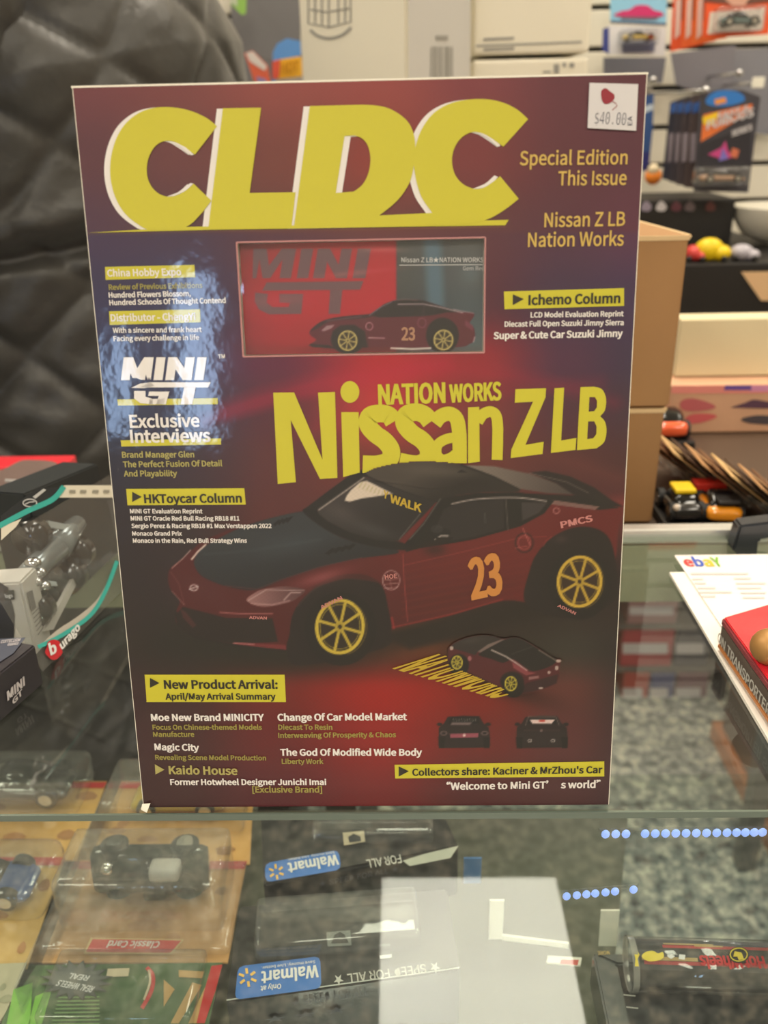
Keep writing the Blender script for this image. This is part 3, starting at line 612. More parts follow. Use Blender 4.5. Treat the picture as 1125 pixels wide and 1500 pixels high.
def small_cars(p):
    p.blob(735, 1005, 70, 15, (24, 8, 6), .8, 18)
    p.fill(spl(T5([(88, 300), (95, 262), (140, 222), (210, 190), (290, 170), (370, 162), (450, 172), (520, 192), (600, 180), (660, 190), (780, 255), (880, 320), (935, 350), (972, 352), (962, 420), (955, 500), (900, 560), (810, 590), (700, 615), (650, 625), (560, 600), (480, 565), (250, 450), (120, 410), (90, 370)]), 4), (76, 20, 28), 1)
    p.fill(T5([(100, 262), (140, 225), (210, 192), (290, 172), (370, 162), (450, 172), (510, 195), (400, 240), (320, 292), (300, 320), (210, 290)]), (40, 34, 34), 1); p.blob(690, 938, 16, 5, (66, 60, 58), .5, -10)
    p.fill(T5([(320, 292), (400, 235), (510, 195), (540, 198), (440, 250), (345, 300)]), (120, 112, 106), .9, .8)
    p.fill(spl(T5([(330, 320), (360, 290), (450, 240), (530, 200), (600, 182), (660, 192), (760, 250), (870, 315), (940, 360), (880, 410), (760, 445), (700, 420), (600, 350), (520, 380), (430, 350)]), 3), (22, 19, 20), 1)
    p.line(T5([(430, 280), (540, 330), (620, 380), (705, 440)]), 1.8, (212, 196, 190), .9); p.line(T5([(590, 310), (760, 250)]), 1.2, (52, 48, 48), .9); p.line(T5([(800, 280), (940, 365)]), 1.2, (170, 150, 140), .7)
    p.fill(T5([(590, 375), (640, 400), (720, 450), (780, 460), (700, 480), (600, 420)]), (150, 70, 78), 1, .7); p.fill(T5([(720, 490), (800, 480), (800, 500), (720, 515)]), (150, 110, 110), .8, .8)
    p.fill(T5([(700, 540), (950, 470), (940, 540), (810, 590), (650, 622)]), (40, 22, 26), 1.5, .8)
    for q in ((955, 365, 20, 12), (940, 420, 14, 18), (880, 455, 12, 12), (815, 578, 18, 8), (115, 265, 14, 16)): p.ell(q[0] / 5.357 + 640, q[1] / 5.357 + 900, q[2] / 5.357, q[3] / 5.357, (205, 190, 180), .8, .8)
    p.ell(672, 974, 15, 16, (16, 13, 13)); p.ell(752, 1005, 16, 17, (16, 13, 13)); p.ell(750, 998, 17, 14, (20, 15, 15), 2)
    p.wheel(669.5, 970.5, 8.2, 10.2, (212, 196, 70), (40, 32, 12), rimw=1.6); p.wheel(748.3, 1001.5, 9, 11, (212, 196, 70), (40, 32, 12), rimw=1.6); p.ell(688, 964.5, 2.8, 3.6, (150, 90, 96))
    for ox, rear in ((642, 0), (756, 1)):
        p.fill([(ox + 0, 1092), (ox + 1, 1066), (ox + 8, 1060), (ox + 14, 1050), (ox + 36, 1048.5), (ox + 60, 1049), (ox + 66, 1059), (ox + 74, 1066), (ox + 76, 1092), (ox + 70, 1095), (ox + 5, 1096)], (34, 24, 26), 1)
        p.fill([(ox + 14, 1060), (ox + 18, 1051), (ox + 57, 1051), (ox + 62, 1060)], (18, 16, 17), 1)
        p.ell(ox + 2, 1061, 4, 2.5, (26, 20, 22)); p.ell(ox + 73, 1061, 4, 2.5, (26, 20, 22))
        p.fill([(ox + 1, 1072), (ox + 75, 1072), (ox + 75, 1092), (ox + 2, 1092)], (38, 28, 30), 2, .8)
        if rear:
            p.fill([(ox + 20, 1054), (ox + 57, 1054), (ox + 52, 1060), (ox + 24, 1060)], (226, 200, 196), 1); p.ell(ox + 38, 1056, 5, 1.6, (190, 70, 60)); p.line([(ox + 14, 1062), (ox + 18, 1050), (ox + 58, 1050), (ox + 63, 1062)], 1.2, (136, 116, 114), .7)
            for dx in (20, 54): p.ell(ox + dx, 1085, 3, 2.5, (190, 180, 178)); p.ell(ox + dx, 1085, 1.8, 1.5, (20, 16, 16))
            p.ell(ox + 37, 1070, 2, 2, (120, 100, 100)); p.line([(ox + 12, 1070), (ox + 64, 1070)], 1, (80, 50, 52), .8)
        else:
            p.fill([(ox + 17, 1075), (ox + 59, 1074), (ox + 58, 1080), (ox + 18, 1081)], (150, 74, 90), 1); p.ell(ox + 38, 1077, 2.2, 2.2, (222, 190, 190)); p.fill([(ox + 20, 1058), (ox + 50, 1058), (ox + 46, 1062), (ox + 18, 1062)], (150, 130, 130), 1.5, .7)
            for a in range(9): p.line([(ox + 22 + a * 4, 1053), (ox + 23 + a * 4, 1056)], 1, (170, 160, 160), .6)
            for dx in (8, 68): p.ell(ox + dx, 1074, 5.5, 3.5, (96, 76, 78)); p.ell(ox + dx, 1074, 3, 1.8, (30, 24, 26))
        for dx in (5, 71): p.fill([(ox + dx - 5, 1080), (ox + dx + 5, 1080), (ox + dx + 4, 1096), (ox + dx - 4, 1096)], (18, 15, 15), 1)
def paint_cover(X, Y):
    p = Paint(X, Y, bgf(X, Y))
    # light streaks
    for (a, b_, c_, w_, al) in (((330, 600), (470, 560), (650, 532), 20, .4), ((300, 618), (430, 580), (600, 548), 10, .4), ((600, 540), (760, 552), (900, 590), 14, .25), ((420, 640), (600, 590), (880, 560), 10, .2)):
        p.line([a, b_, c_], w_, (190, 22, 62), al, 12, True)
    p.line([(620, 690), (760, 660), (905, 700)], 16, (110, 50, 44), .35, 12, True); p.blob(905, 740, 40, 12, (150, 60, 56), .5, -10)
    p.blob(300, 690, 70, 40, (70, 34, 48), .4); p.blob(480, 250, 60, 60, (140, 56, 46), .2); p.blob(545, 245, 34, 50, (165, 50, 38), .2)
    for a, b_ in (((405, 420), (60, 190)), ((505, 500), (60, 190)), ((640, 580), (60, 190))): pass
    p.line([(120, 343), (400, 337), (740, 332)], 1, (150, 120, 50), .5)
    for k in range(14): p.line([(560 + k * 6, 975 + k), (520 + k * 14, 1020 + 6 * k)], 5, (170, 36, 14), .10, 5)
    p.blob(620, 950, 70, 18, (170, 70, 10), .6, -8); p.blob(590, 925, 60, 10, (120, 56, 10), .5, -10)
    big_car(p); small_cars(p)
    p.C *= .94
    p.C *= (1 + .03 * np.sin(X * .9 + Y * .2) * np.sin(Y * 1.1))[:, None]
    return p.C
grid_print('cover_panel', cf, 0, BW, 0, BH, 410, 580, paint_cover, M_print, mag, hole=hole)
# body behind the printed face, open behind the window
def bx(u0, u1, v0, v1, d0, d1):
    P = [cf.w(u, v, -d) for d in (d0, d1) for (u, v) in ((u0, v0), (u1, v0), (u1, v1), (u0, v1))]
    return P, [(0, 1, 2, 3), (7, 6, 5, 4), (0, 4, 5, 1), (1, 5, 6, 2), (2, 6, 7, 3), (3, 7, 4, 0)]
WD = .0045
g = G()
for a in ((0, wu0, .001, BH), (wu1, BW, .001, BH), (wu0, wu1, .001, wv0), (wu0, wu1, wv1, BH)): g.add(*bx(*a, .0002, WD))
fb_, ft_ = cf.w(0, 0, -WD - .0002), cf.w(0, BH, -WD - .0002); tb_ = cf.w(0, BH, -BT); bb_ = np.array([CO[0], BT / math.cos(LE), .0006]); fb_[2] = .0006
g.prism([fb_, ft_, tb_, bb_], EX * BW); g.build('carton', M_white, mag)
g = G()
for a, c in (((0, 0), (0, BH)), ((0, BH), (BW, BH)), ((BW, BH), (BW, 0))):
    g.cyl(cf.w(*a, -.0004), cf.w(*c, -.0004), .0004, 8)
g.add(*bx(-.0006, BW + .0006, BH - .0001, BH + .0006, -.0001, BT)); g.build('white_edge', mat('edge_white', (246, 240, 226), .5), mag)
# dog-eared bottom left corner
g = G().prism([cf.w(-.0005, .002, .0002), cf.w(.004, .0035, .002), cf.w(.0025, -.0002, .0035), cf.w(-.001, -.0002, .001)], EN * .0006); g.build('torn_corner', mat('edge_white'), mag)
g = G()
for (a, b_) in ((hole[0], hole[1]), (hole[1], hole[2]), (hole[2], hole[3]), (hole[3], hole[0])): g.cyl(cf.w(*a, .0001), cf.w(*b_, .0001), .00035, 6)
g.build('window_edge', mat('window_edge_pink', (196, 140, 140), .4), mag)
G().add([cf.w(*h_, -.0006) for h_ in hole], [(0, 1, 2, 3)]).build('window_film', clear('window_film', (250, 250, 250), .03, .06, haze=.02, bump=.5, bscale=45), mag)
# ---------------- masthead and headline lettering
def Z(pts, ox, oy, s): return [(x / s + ox, y / s + oy) for x, y in pts]
z1 = lambda p_: Z(p_, 100, 90, 2.557); z2 = lambda p_: Z(p_, 520, 90, 2.557); z4 = lambda p_: Z(p_, 500, 520, 2.679)
C1o = z1([(558, 243), (515, 210), (450, 183), (380, 172), (315, 176), (260, 197), (210, 240), (177, 300), (160, 370), (160, 440), (177, 508), (212, 568), (262, 610), (312, 631), (435, 622), (490, 580), (537, 522)])
C1i = z1([(470, 458), (440, 485), (400, 504), (368, 506), (332, 490), (305, 455), (295, 410), (302, 362), (325, 320), (360, 299), (400, 302), (440, 325), (475, 350)])
C2o = z2([(648, 217), (610, 183), (560, 157), (500, 143), (430, 143), (360, 157), (300, 190), (258, 240), (232, 300), (220, 370), (228, 440), (250, 510), (292, 572), (310, 612), (430, 607), (500, 590), (560, 556), (613, 515)])
C2i = z2([(543, 430), (515, 453), (480, 474), (445, 477), (405, 460), (375, 425), (363, 375), (372, 325), (400, 285), (440, 265), (480, 271), (518, 293), (555, 320)])
Lp = z1([(580, 176), (723, 174), (680, 493), (852, 490), (836, 625), (525, 629)])
def S(p_, a, b_): return p_[:a] + [tuple(q) for q in spl(p_[a:b_], 4, False)] + p_[b_:]
C1 = [tuple(q) for q in spl(C1o, 4, False)] + [tuple(q) for q in spl(C1i, 4, False)]; C2 = [tuple(q) for q in spl(C2o, 4, False)] + [tuple(q) for q in spl(C2i, 4, False)]
Dl = z1([(905, 168)]) ; Dbl = z1([(845, 626)])
Dout = [Dl[0]] + [tuple(q) for q in spl(z2([(20, 163), (70, 165), (125, 176), (178, 207), (212, 250), (226, 320), (214, 425), (190, 480), (150, 530), (90, 578)]), 4, False)] + z2([(60, 616), (310, 611), (300, 617)]) + [Dbl[0]]
Din = z1([(1035, 280)]) + [tuple(q) for q in spl(z2([(0, 278), (28, 290), (50, 320), (58, 370), (50, 420), (28, 462), (-5, 488)]), 4, False)] + z1([(1002, 493)])
def ringface(g, fr, outer, inner, lift):
    """letter with a counter: bridge the hole by a keyhole seam"""
    o_ = [np.array(q, float) for q in outer]; i_ = [np.array(q, float) for q in inner]
    A = lambda P: sum(P[k][0] * P[(k + 1) % len(P)][1] - P[(k + 1) % len(P)][0] * P[k][1] for k in range(len(P)))
    if A(o_) * A(i_) > 0: i_ = i_[::-1]
    bi = min(((np.linalg.norm(o_[a] - i_[c]), a, c) for a in range(len(o_)) for c in range(len(i_)))); a, c = bi[1], bi[2]
    bm = bmesh.new()
    vo = [bm.verts.new(tuple(fr.wp(*q, lift))) for q in o_]; vi = [bm.verts.new(tuple(fr.wp(*q, lift))) for q in i_]
    eo = [bm.edges.new((vo[k], vo[(k + 1) % len(vo)])) for k in range(len(vo))] + [bm.edges.new((vi[k], vi[(k + 1) % len(vi)])) for k in range(len(vi))]
    bmesh.ops.triangle_fill(bm, edges=eo, use_beauty=True, use_dissolve=False)
    for f in bm.faces:
        f.normal_update()
        if np.array(f.normal) @ fr.n < 0: f.normal_flip()
    g.bm(bm)
def sh_(p_, dx, dy): return [(x + dx, y + dy) for x, y in p_]
gW = G(); gY = G()
for P in (C1, Lp, C2): decal(gW, cf, sh_(P, -9, .5), .00015); decal(gY, cf, P, .0004)
ringface(gW, cf, sh_(Dout, -9, .5), sh_(Din, 9, 1), .0002); ringface(gY, cf, Dout, Din, .00045)
# white inner slivers of both Cs and D
decal(gY, cf, [(129, 341), (215, 336), (745, 322), (740, 330), (300, 337)], .0003); decal(gY, cf, z2([(70, 578), (300, 567), (440, 600), (430, 607), (60, 617)]), .00043); decal(gY, cf, z1([(300, 622), (540, 618), (860, 615), (860, 626), (310, 631)]), .00042)
for P in ([(400, 302), (440, 322), (472, 350), (460, 352), (430, 326), (395, 304)], [(470, 458), (440, 485), (400, 504), (372, 506), (420, 488), (458, 456)]): decal(gW, cf, z1(P), .0005)
for P in ([(440, 265), (480, 271), (518, 293), (545, 316), (533, 321), (500, 288), (455, 268)], [(535, 434), (515, 453), (480, 474), (440, 478), (490, 458), (522, 427)]): decal(gW, cf, z2(P), .0005)
gW.build('masthead_shadow', M_w, mag); gY.build('masthead_lettering', M_y, mag)
g = G()
decal(g, cf, [(400.4, 575), (431, 574.7), (472.5, 673), (466, 575), (490.8, 574), (494.4, 699.7), (468.9, 701.5), (425.9, 614.8), (433.6, 706), (407, 708.8)], .0003)
decal(g, cf, [(512.6 + 13.8 * math.cos(t), 574 + 16 * math.sin(t)) for t in np.linspace(0, 2 * math.pi, 24, endpoint=False)], .0003)
decal(g, cf, [(500, 603.5), (525.4, 603.5), (527, 692), (502.8, 698.6)], .0003)
s1 = [(205, 262), (186, 236), (150, 229), (112, 238), (104, 272), (132, 308), (172, 338), (196, 375), (186, 412), (142, 428), (84, 428)]
s2 = [(350, 262), (328, 236), (295, 224), (256, 233), (247, 268), (275, 305), (318, 335), (342, 372), (334, 410), (295, 428), (228, 418)]
ribbon(g, cf, spl(z4(s1), 5, False), 26, .0003); ribbon(g, cf, spl(z4(s2), 5, False), 26, .00033)
ribbon(g, cf, spl(z4([(366, 268), (390, 240), (425, 230), (452, 250), (462, 300), (464, 360), (464, 424)]), 5, False), 21, .00036)
ribbon(g, cf, spl(z4([(450, 322), (410, 330), (378, 352), (374, 388), (396, 410), (430, 402), (452, 385)]), 5, False), 15, .00037)
decal(g, cf, z4([(497, 205), (541, 203), (543, 418), (497, 424)]), .0003); ribbon(g, cf, spl(z4([(535, 262), (556, 232), (585, 222), (606, 236), (613, 275), (613, 340), (611, 411)]), 5, False), 16, .00034)
decal(g, cf, z4([(683, 134), (803, 130), (801, 165), (722, 352), (794, 340), (789, 388), (664, 404), (667, 370), (752, 183), (680, 187)]), .0003)
decal(g, cf, z4([(836, 130), (874, 128), (862, 335), (922, 325), (918, 372), (822, 384)]), .0003)
Bo = z4([(938, 126)]) + [tuple(q) for q in spl(z4([(990, 124), (1022, 134), (1038, 170), (1034, 215), (1015, 240), (1034, 262), (1040, 300), (1030, 342), (1000, 366)]), 4, False)] + z4([(924, 373)])
bm_in1 = z4([(973, 165), (995, 165), (1003, 180), (1002, 205), (992, 220), (970, 222)]); bm_in2 = z4([(968, 260), (992, 260), (1001, 280), (1000, 310), (988, 326), (964, 330)])
Bo1 = [q for q in Bo]; mid = z4([(931, 240)])[0]; midr = z4([(1015, 240)])[0]
top_half = z4([(938, 126)]) + [tuple(q) for q in spl(z4([(990, 124), (1022, 134), (1038, 170), (1034, 215), (1015, 240)]), 4, False)] + [mid]
bot_half = [mid] + [tuple(q) for q in spl(z4([(1015, 240), (1034, 262), (1040, 300), (1030, 342), (1000, 366)]), 4, False)] + z4([(924, 373)])
ringface(g, cf, top_half, bm_in1, .0003); ringface(g, cf, bot_half, bm_in2, .0003)
text(g, cf, 'NATION', (555, 592), (652, 589), .0004, F_SANS, .035, capx=28); text(g, cf, 'WORKS', (659, 589), (734, 585), .0004, F_SANS, .035, capx=25)
hl = g.build('headline_lettering', M_y, mag)
# the roof of the printed car overlaps the headline
def roofpaint(X, Y):
    p = Paint(X, Y, bgf(X, Y)); big_car(p); p.C *= .94; return p.C
def overlay(name, outline, painter, nu, nv, lift):
    RU = np.array([cf.px(*q) for q in outline]); (a0, c0), (a1, c1) = RU.min(0), RU.max(0)
    ro = grid_print(name, cf, a0, a1, c0, c1, nu, nv, painter, M_print, mag, lift=lift)
    bm = bmesh.new(); bm.from_mesh(ro.data); fc = [f for f in bm.faces]; cc = [np.array(f.calc_center_median()) - CO for f in fc]
    pts = np.array([[q @ EX, q @ EY] for q in cc]); ds = sdist(pts[:, 0], pts[:, 1], RU)
    bmesh.ops.delete(bm, geom=[f for f, d_ in zip(fc, ds) if d_ > 0], context='FACES'); bm.to_mesh(ro.data); bm.free()
overlay('printed_roof', spl([(527, 696), (536, 692), (550, 685.5), (575, 679.5), (612, 675.5), (649, 676.5), (680, 680.5), (700, 683), (700, 700), (640, 715), (560, 705), (530, 704)], 4), roofpaint, 110, 26, .00055)
def carpaint(X, Y):
    p = Paint(X, Y, bgf(X, Y)); small_cars(p); p.C *= .94; return p.C
overlay('printed_small_car', spl(T5([(84, 300), (90, 255), (140, 215), (210, 184), (290, 164), (370, 156), (450, 166), (520, 186), (600, 174), (660, 184), (780, 250), (880, 314), (940, 345), (980, 350), (970, 420), (960, 500), (900, 565), (810, 600), (700, 625), (620, 640), (560, 625), (520, 580), (400, 525), (250, 460), (200, 440), (120, 425), (86, 370)]), 4), carpaint, 110, 70, .00065)
for P in ([(154, 391), (285, 388), (286, 406), (155, 410)], [(160, 456), (293, 453), (294, 472), (161, 476)], [(172, 585), (319, 583), (319, 592), (173, 594)], [(177, 645), (324, 642), (324, 651), (178, 654)],
          [(185, 716), (358, 715), (360, 739), (187, 740)], [(738, 427), (914, 422), (914, 448), (739, 453)], [(212, 988), (417, 988), (419, 1028), (215, 1028)], [(578, 1120), (885, 1115), (885, 1137), (579, 1140)]): g = G(); decal(g, cf, P, .0002); g.build('highlight_bar', M_y, mag)
# GT mark drawn as shapes
def gtmark(g, fr, lift, ox, oy, sx, sy, pad=0):
    q = lambda P: [(ox + x * sx, oy + y * sy) for x, y in P]
    text(g, fr, 'MINI', (ox, oy + sy), (ox + sx * .90, oy + sy), lift, F_SANS, .06, capx=sy, slant=.2)
    # G T
    for P in ([(.30, 1.14), (1.0, 1.14), (.97, 1.38), (.20, 1.38)], [(.10, 1.40), (.20, 1.20), (.32, 1.14), (.36, 1.32), (.24, 1.42)], [(.13, 1.55), (.26, 1.55), (.26, 1.82), (.34, 1.92), (.34, 2.18), (.20, 2.12), (.13, 1.9)], [(.30, 1.92), (.48, 1.92), (.47, 2.18), (.30, 2.18)], [(.30, 1.58), (.53, 1.58), (.49, 2.18), (.38, 2.18), (.41, 1.78), (.29, 1.78)], [(.70, 1.36), (.83, 1.36), (.79, 2.18), (.66, 2.18)]): decal(g, fr, q(P), lift)
g = G(); gtmark(g, cf, .0004, 180, 524.5, 129, 31); text(g, cf, 'TM', (320, 525), (330, 524.5), .0003, bold=.01)
W = lambda s, a, b_, bo=.014, **k: text(g, cf, s, a, b_, .0004, bold=bo, **k)
W('China Hobby Expo', (158, 405), (266, 403)); W('Hundred Flowers Blossom,', (160, 436), (280, 433.5), .022); W('Hundred Schools Of Thought Contend', (161, 447), (331, 443.5), .022)
W('Distributor - ChengYi', (163, 470.5), (287, 468.5)); W('With a sincere and frank heart', (166, 487.5), (296, 486)); W('Facing every challenge in life', (167, 499.5), (292, 497.5))
W('Exclusive', (191, 626), (293, 624.5), .016); W('Interviews', (192, 648), (309, 646.5), .02)
for s, y, x1 in (('MINI GT Evaluation Reprint', 751.5, 297), ('MINI GT Oracle Red Bull Racing RB18 #11', 762, 351), ('Sergio Perez & Racing RB18 #1 Max Verstappen 2022', 773, 398), ('Monaco Grand Prix', 784, 267), ('Monaco in the Rain, Red Bull Strategy Wins', 794.5, 362)):
    W(s, (191 + (y - 751) * .1, y), (x1, y), .018)
W('LCD Model Evaluation Reprint', (777, 465), (913, 463), .02); W('Diecast Full Open Suzuki Jimny Sierra', (739, 478.5), (913, 476), .02); W('Super & Cute Car Suzuki Jimny', (723, 496.5), (911.5, 493), .028)
W('Moe New Brand MINICITY', (222, 1055), (387, 1055), .028); W('Magic City', (227, 1098), (292, 1099), .028); W('Former Hotwheel Designer Junichi Imai', (250, 1149), (478, 1149), .024)
W('Change Of Car Model Market', (407, 1055), (596, 1054), .03); W('The God Of Modified Wide Body', (411, 1106), (618, 1106), .028); W('\u201cWelcome to Mini GT\u2019  s world\u201d', (654, 1156), (879, 1153), .022)
g.build('white_lettering', M_w, mag)
g = G(); O_ = W
W('Review of Previous Exhibitions', (160, 424.5), (297, 421.5), .012)
W('Focus On Chinese-themed Models', (224, 1068), (384, 1068)); W('Manufacture', (225, 1078.5), (285, 1078.5)); W('Revealing Scene Model Production', (228, 1112), (390, 1113)); W('Diecast To Resin', (408, 1068), (487, 1068)); W('Interweaving Of Prosperity & Chaos', (408, 1080), (580, 1079)); W('Liberty Work', (413, 1118), (474, 1118)); W('[Exclusive Brand]', (370, 1160), (472, 1160), .02)
g.build('olive_lettering', M_o, mag)
g = G(); W('Brand Manager Glen', (179.5, 670), (285, 669.5), .016); W('The Perfect Fusion Of Detail', (181, 684), (326, 682.5), .016); W('And Playability', (182, 697.5), (260, 697), .016)
W('Kaido House', (248, 1133), (348, 1134), .024); decal(g, cf, [(227, 1119), (241, 1127), (228, 1134)], .0003); g.build('pale_yellow_lettering', M_dy, mag)
g = G(); W('Special Edition', (761, 242), (918.5, 240.5), .006, capx=20); W('This Issue', (817, 271.5), (917, 270.5), .006, capx=20); W('Nissan Z LB', (797, 332.5), (915, 330.5), .006, capx=20); W('Nation Works', (773, 361.5), (913, 359.5), .006, capx=20)
g.build('gold_lettering', M_g, mag)
g = G(); W('HKToycar Column', (212, 736.5), (354.5, 735.5), .024); W('Ichemo Column', (774, 446.5), (908, 443.5), .024); W('New Product Arrival:', (241, 1008), (407, 1008), .028); W('April/May Arrival Summary', (243, 1024), (404, 1024), .024); W("Collectors share: Kaciner & MrZhou's Car", (604, 1135.5), (882, 1131.5), .024)
g.build('black_lettering', M_k, mag)
for P in ([(194, 720), (208, 727.5), (194, 735)], [(751, 431), (767, 438), (751, 447)], [(220, 992.5), (234, 1000), (220, 1007)], [(584, 1122), (599, 1129), (584, 1137)]): g = G(); decal(g, cf, P, .0004); g.build('arrow_mark', M_k, mag)
# lettering on the printed cars
g = G(); W('23', (691, 877), (736, 867), .045, capx=56, slant=.12); g.build('printed_number', pm('ink_orange', (196, 128, 58)), mag)
g = G(); text(g, cf, '23', (713, 987), (726, 992), .0004, bold=.03, capx=13, slant=.05); text(g, cf, 'WALK', (571, 735), (617, 750), .0004, bold=.02, slant=-.25, capx=11); text(g, cf, 'Y', (561, 728), (568, 731), .0004, bold=.02, slant=-.3, capx=10)
text(g, cf, 'NATIONWORKS', (577, 978), (728, 1022), .0004, bold=.03, up=(640, 958)); g.build('printed_yellow_marks', pm('ink_ochre', (190, 160, 44)), mag)
g = G(); text(g, cf, 'PMCS', (822, 773), (868, 763), .0004, bold=.03, capx=9); text(g, cf, 'ADVAN', (471, 892), (502, 877), .0004, bold=.02, capx=5); text(g, cf, 'ADVAN', (365, 906), (391, 907), .0004, bold=.01, capx=4); text(g, cf, 'ADVAN', (816, 888), (842, 900), .0004, bold=.01, capx=4); text(g, cf, 'HOE', (564, 848), (582, 846), .0004, bold=.01, capx=6)
g.build('printed_pink_marks', pm('ink_pink', (196, 128, 124)), mag)
# price sticker
st = [(863, 122), (934, 124), (931, 192), (860, 188)]
sp = G(); P = [cf.wp(x, y, .0006) for x, y in st]; sp.prism(P, EN * .0003)
stk = sp.build('price_sticker', mat('sticker_paper', (218, 214, 216), .6), mag); 
g = G(); text(g, cf, '$40.00', (870, 182), (915, 184), .0011, F_MONO, -.012, capx=18); text(g, cf, 'EA', (925, 184), (925, 171), .0011, F_MONO, 0, capx=7)
g.build('price', mat('sticker_ink', (70, 72, 92), .7), stk)
g = G(); decal(g, cf, spl([(880, 134), (886, 130), (893, 135), (899, 140), (898, 147), (892, 152), (886, 153), (882, 150), (880, 143)], 3), .0011); ribbon(g, cf, [(895, 149), (901, 152), (903, 156), (896, 162)], 1, .0011); g.build('leaf_mark', mat('sticker_red', (150, 48, 60), .7), stk)
# easel that props it (hidden behind it)
ea = empty('display_easel', (0, .10, 0), 'black wire easel propping the magazine-cover box from behind', 'easel')
g = G()
pb = cf.w(BW / 2, .17, -BT - .003)
for dx in (-.04, .04):
    g.cyl((pb[0] + dx, pb[1], pb[2]), (pb[0] + dx * 1.4, pb[1] + .05, .0025), .002, 8)
    q0 = cf.w(BW / 2 + dx, .03, -BT - .003); g.cyl(q0, (pb[0] + dx, pb[1], pb[2]), .002, 8); g.cyl(q0, (q0[0], q0[1] + .004, .0025), .002, 8)
g.cyl((pb[0] - .04, pb[1], pb[2]), (pb[0] + .04, pb[1], pb[2]), .002, 8); g.build('wire_frame', mat('black_wire', (20, 20, 20), .4), ea)

# ================================================================ the small carton seen through the window
fi = Fr(cf.w(0, 0, -WD + .0012), EX, EY, EN)
ib = empty('model_car_box', cf.w((wu0 + wu1) / 2, wv0, -WD), 'small red and grey model car carton seen through the window of the cover box', 'box')
def Zi(P): return [(x / 2.96 + 340, y / 2.96 + 340) for x, y in P]
bgi = ctrl([345, 420, 500, 578, 583, 640, 690, 712], [345, 400, 450, 490, 525], [
 [(120,40,46),(150,52,52),(168,46,50),(170,44,54),(80,82,82),(84,86,88),(92,94,94),(90,92,92)], [(150,36,44),(178,28,42),(182,28,44),(184,26,46),(72,76,78),(72,80,86),(80,86,90),(84,90,92)],
 [(160,26,44),(182,22,44),(184,22,44),(186,22,46),(60,66,70),(60,72,80),(70,84,92),(74,88,96)], [(150,22,40),(168,20,40),(166,20,38),(160,22,40),(60,60,66),(62,76,86),(76,96,104),(84,100,106)], [(120,26,36),(150,26,38),(150,24,36),(140,26,38),(84,74,78),(84,90,94),(96,108,110),(100,112,114)]])
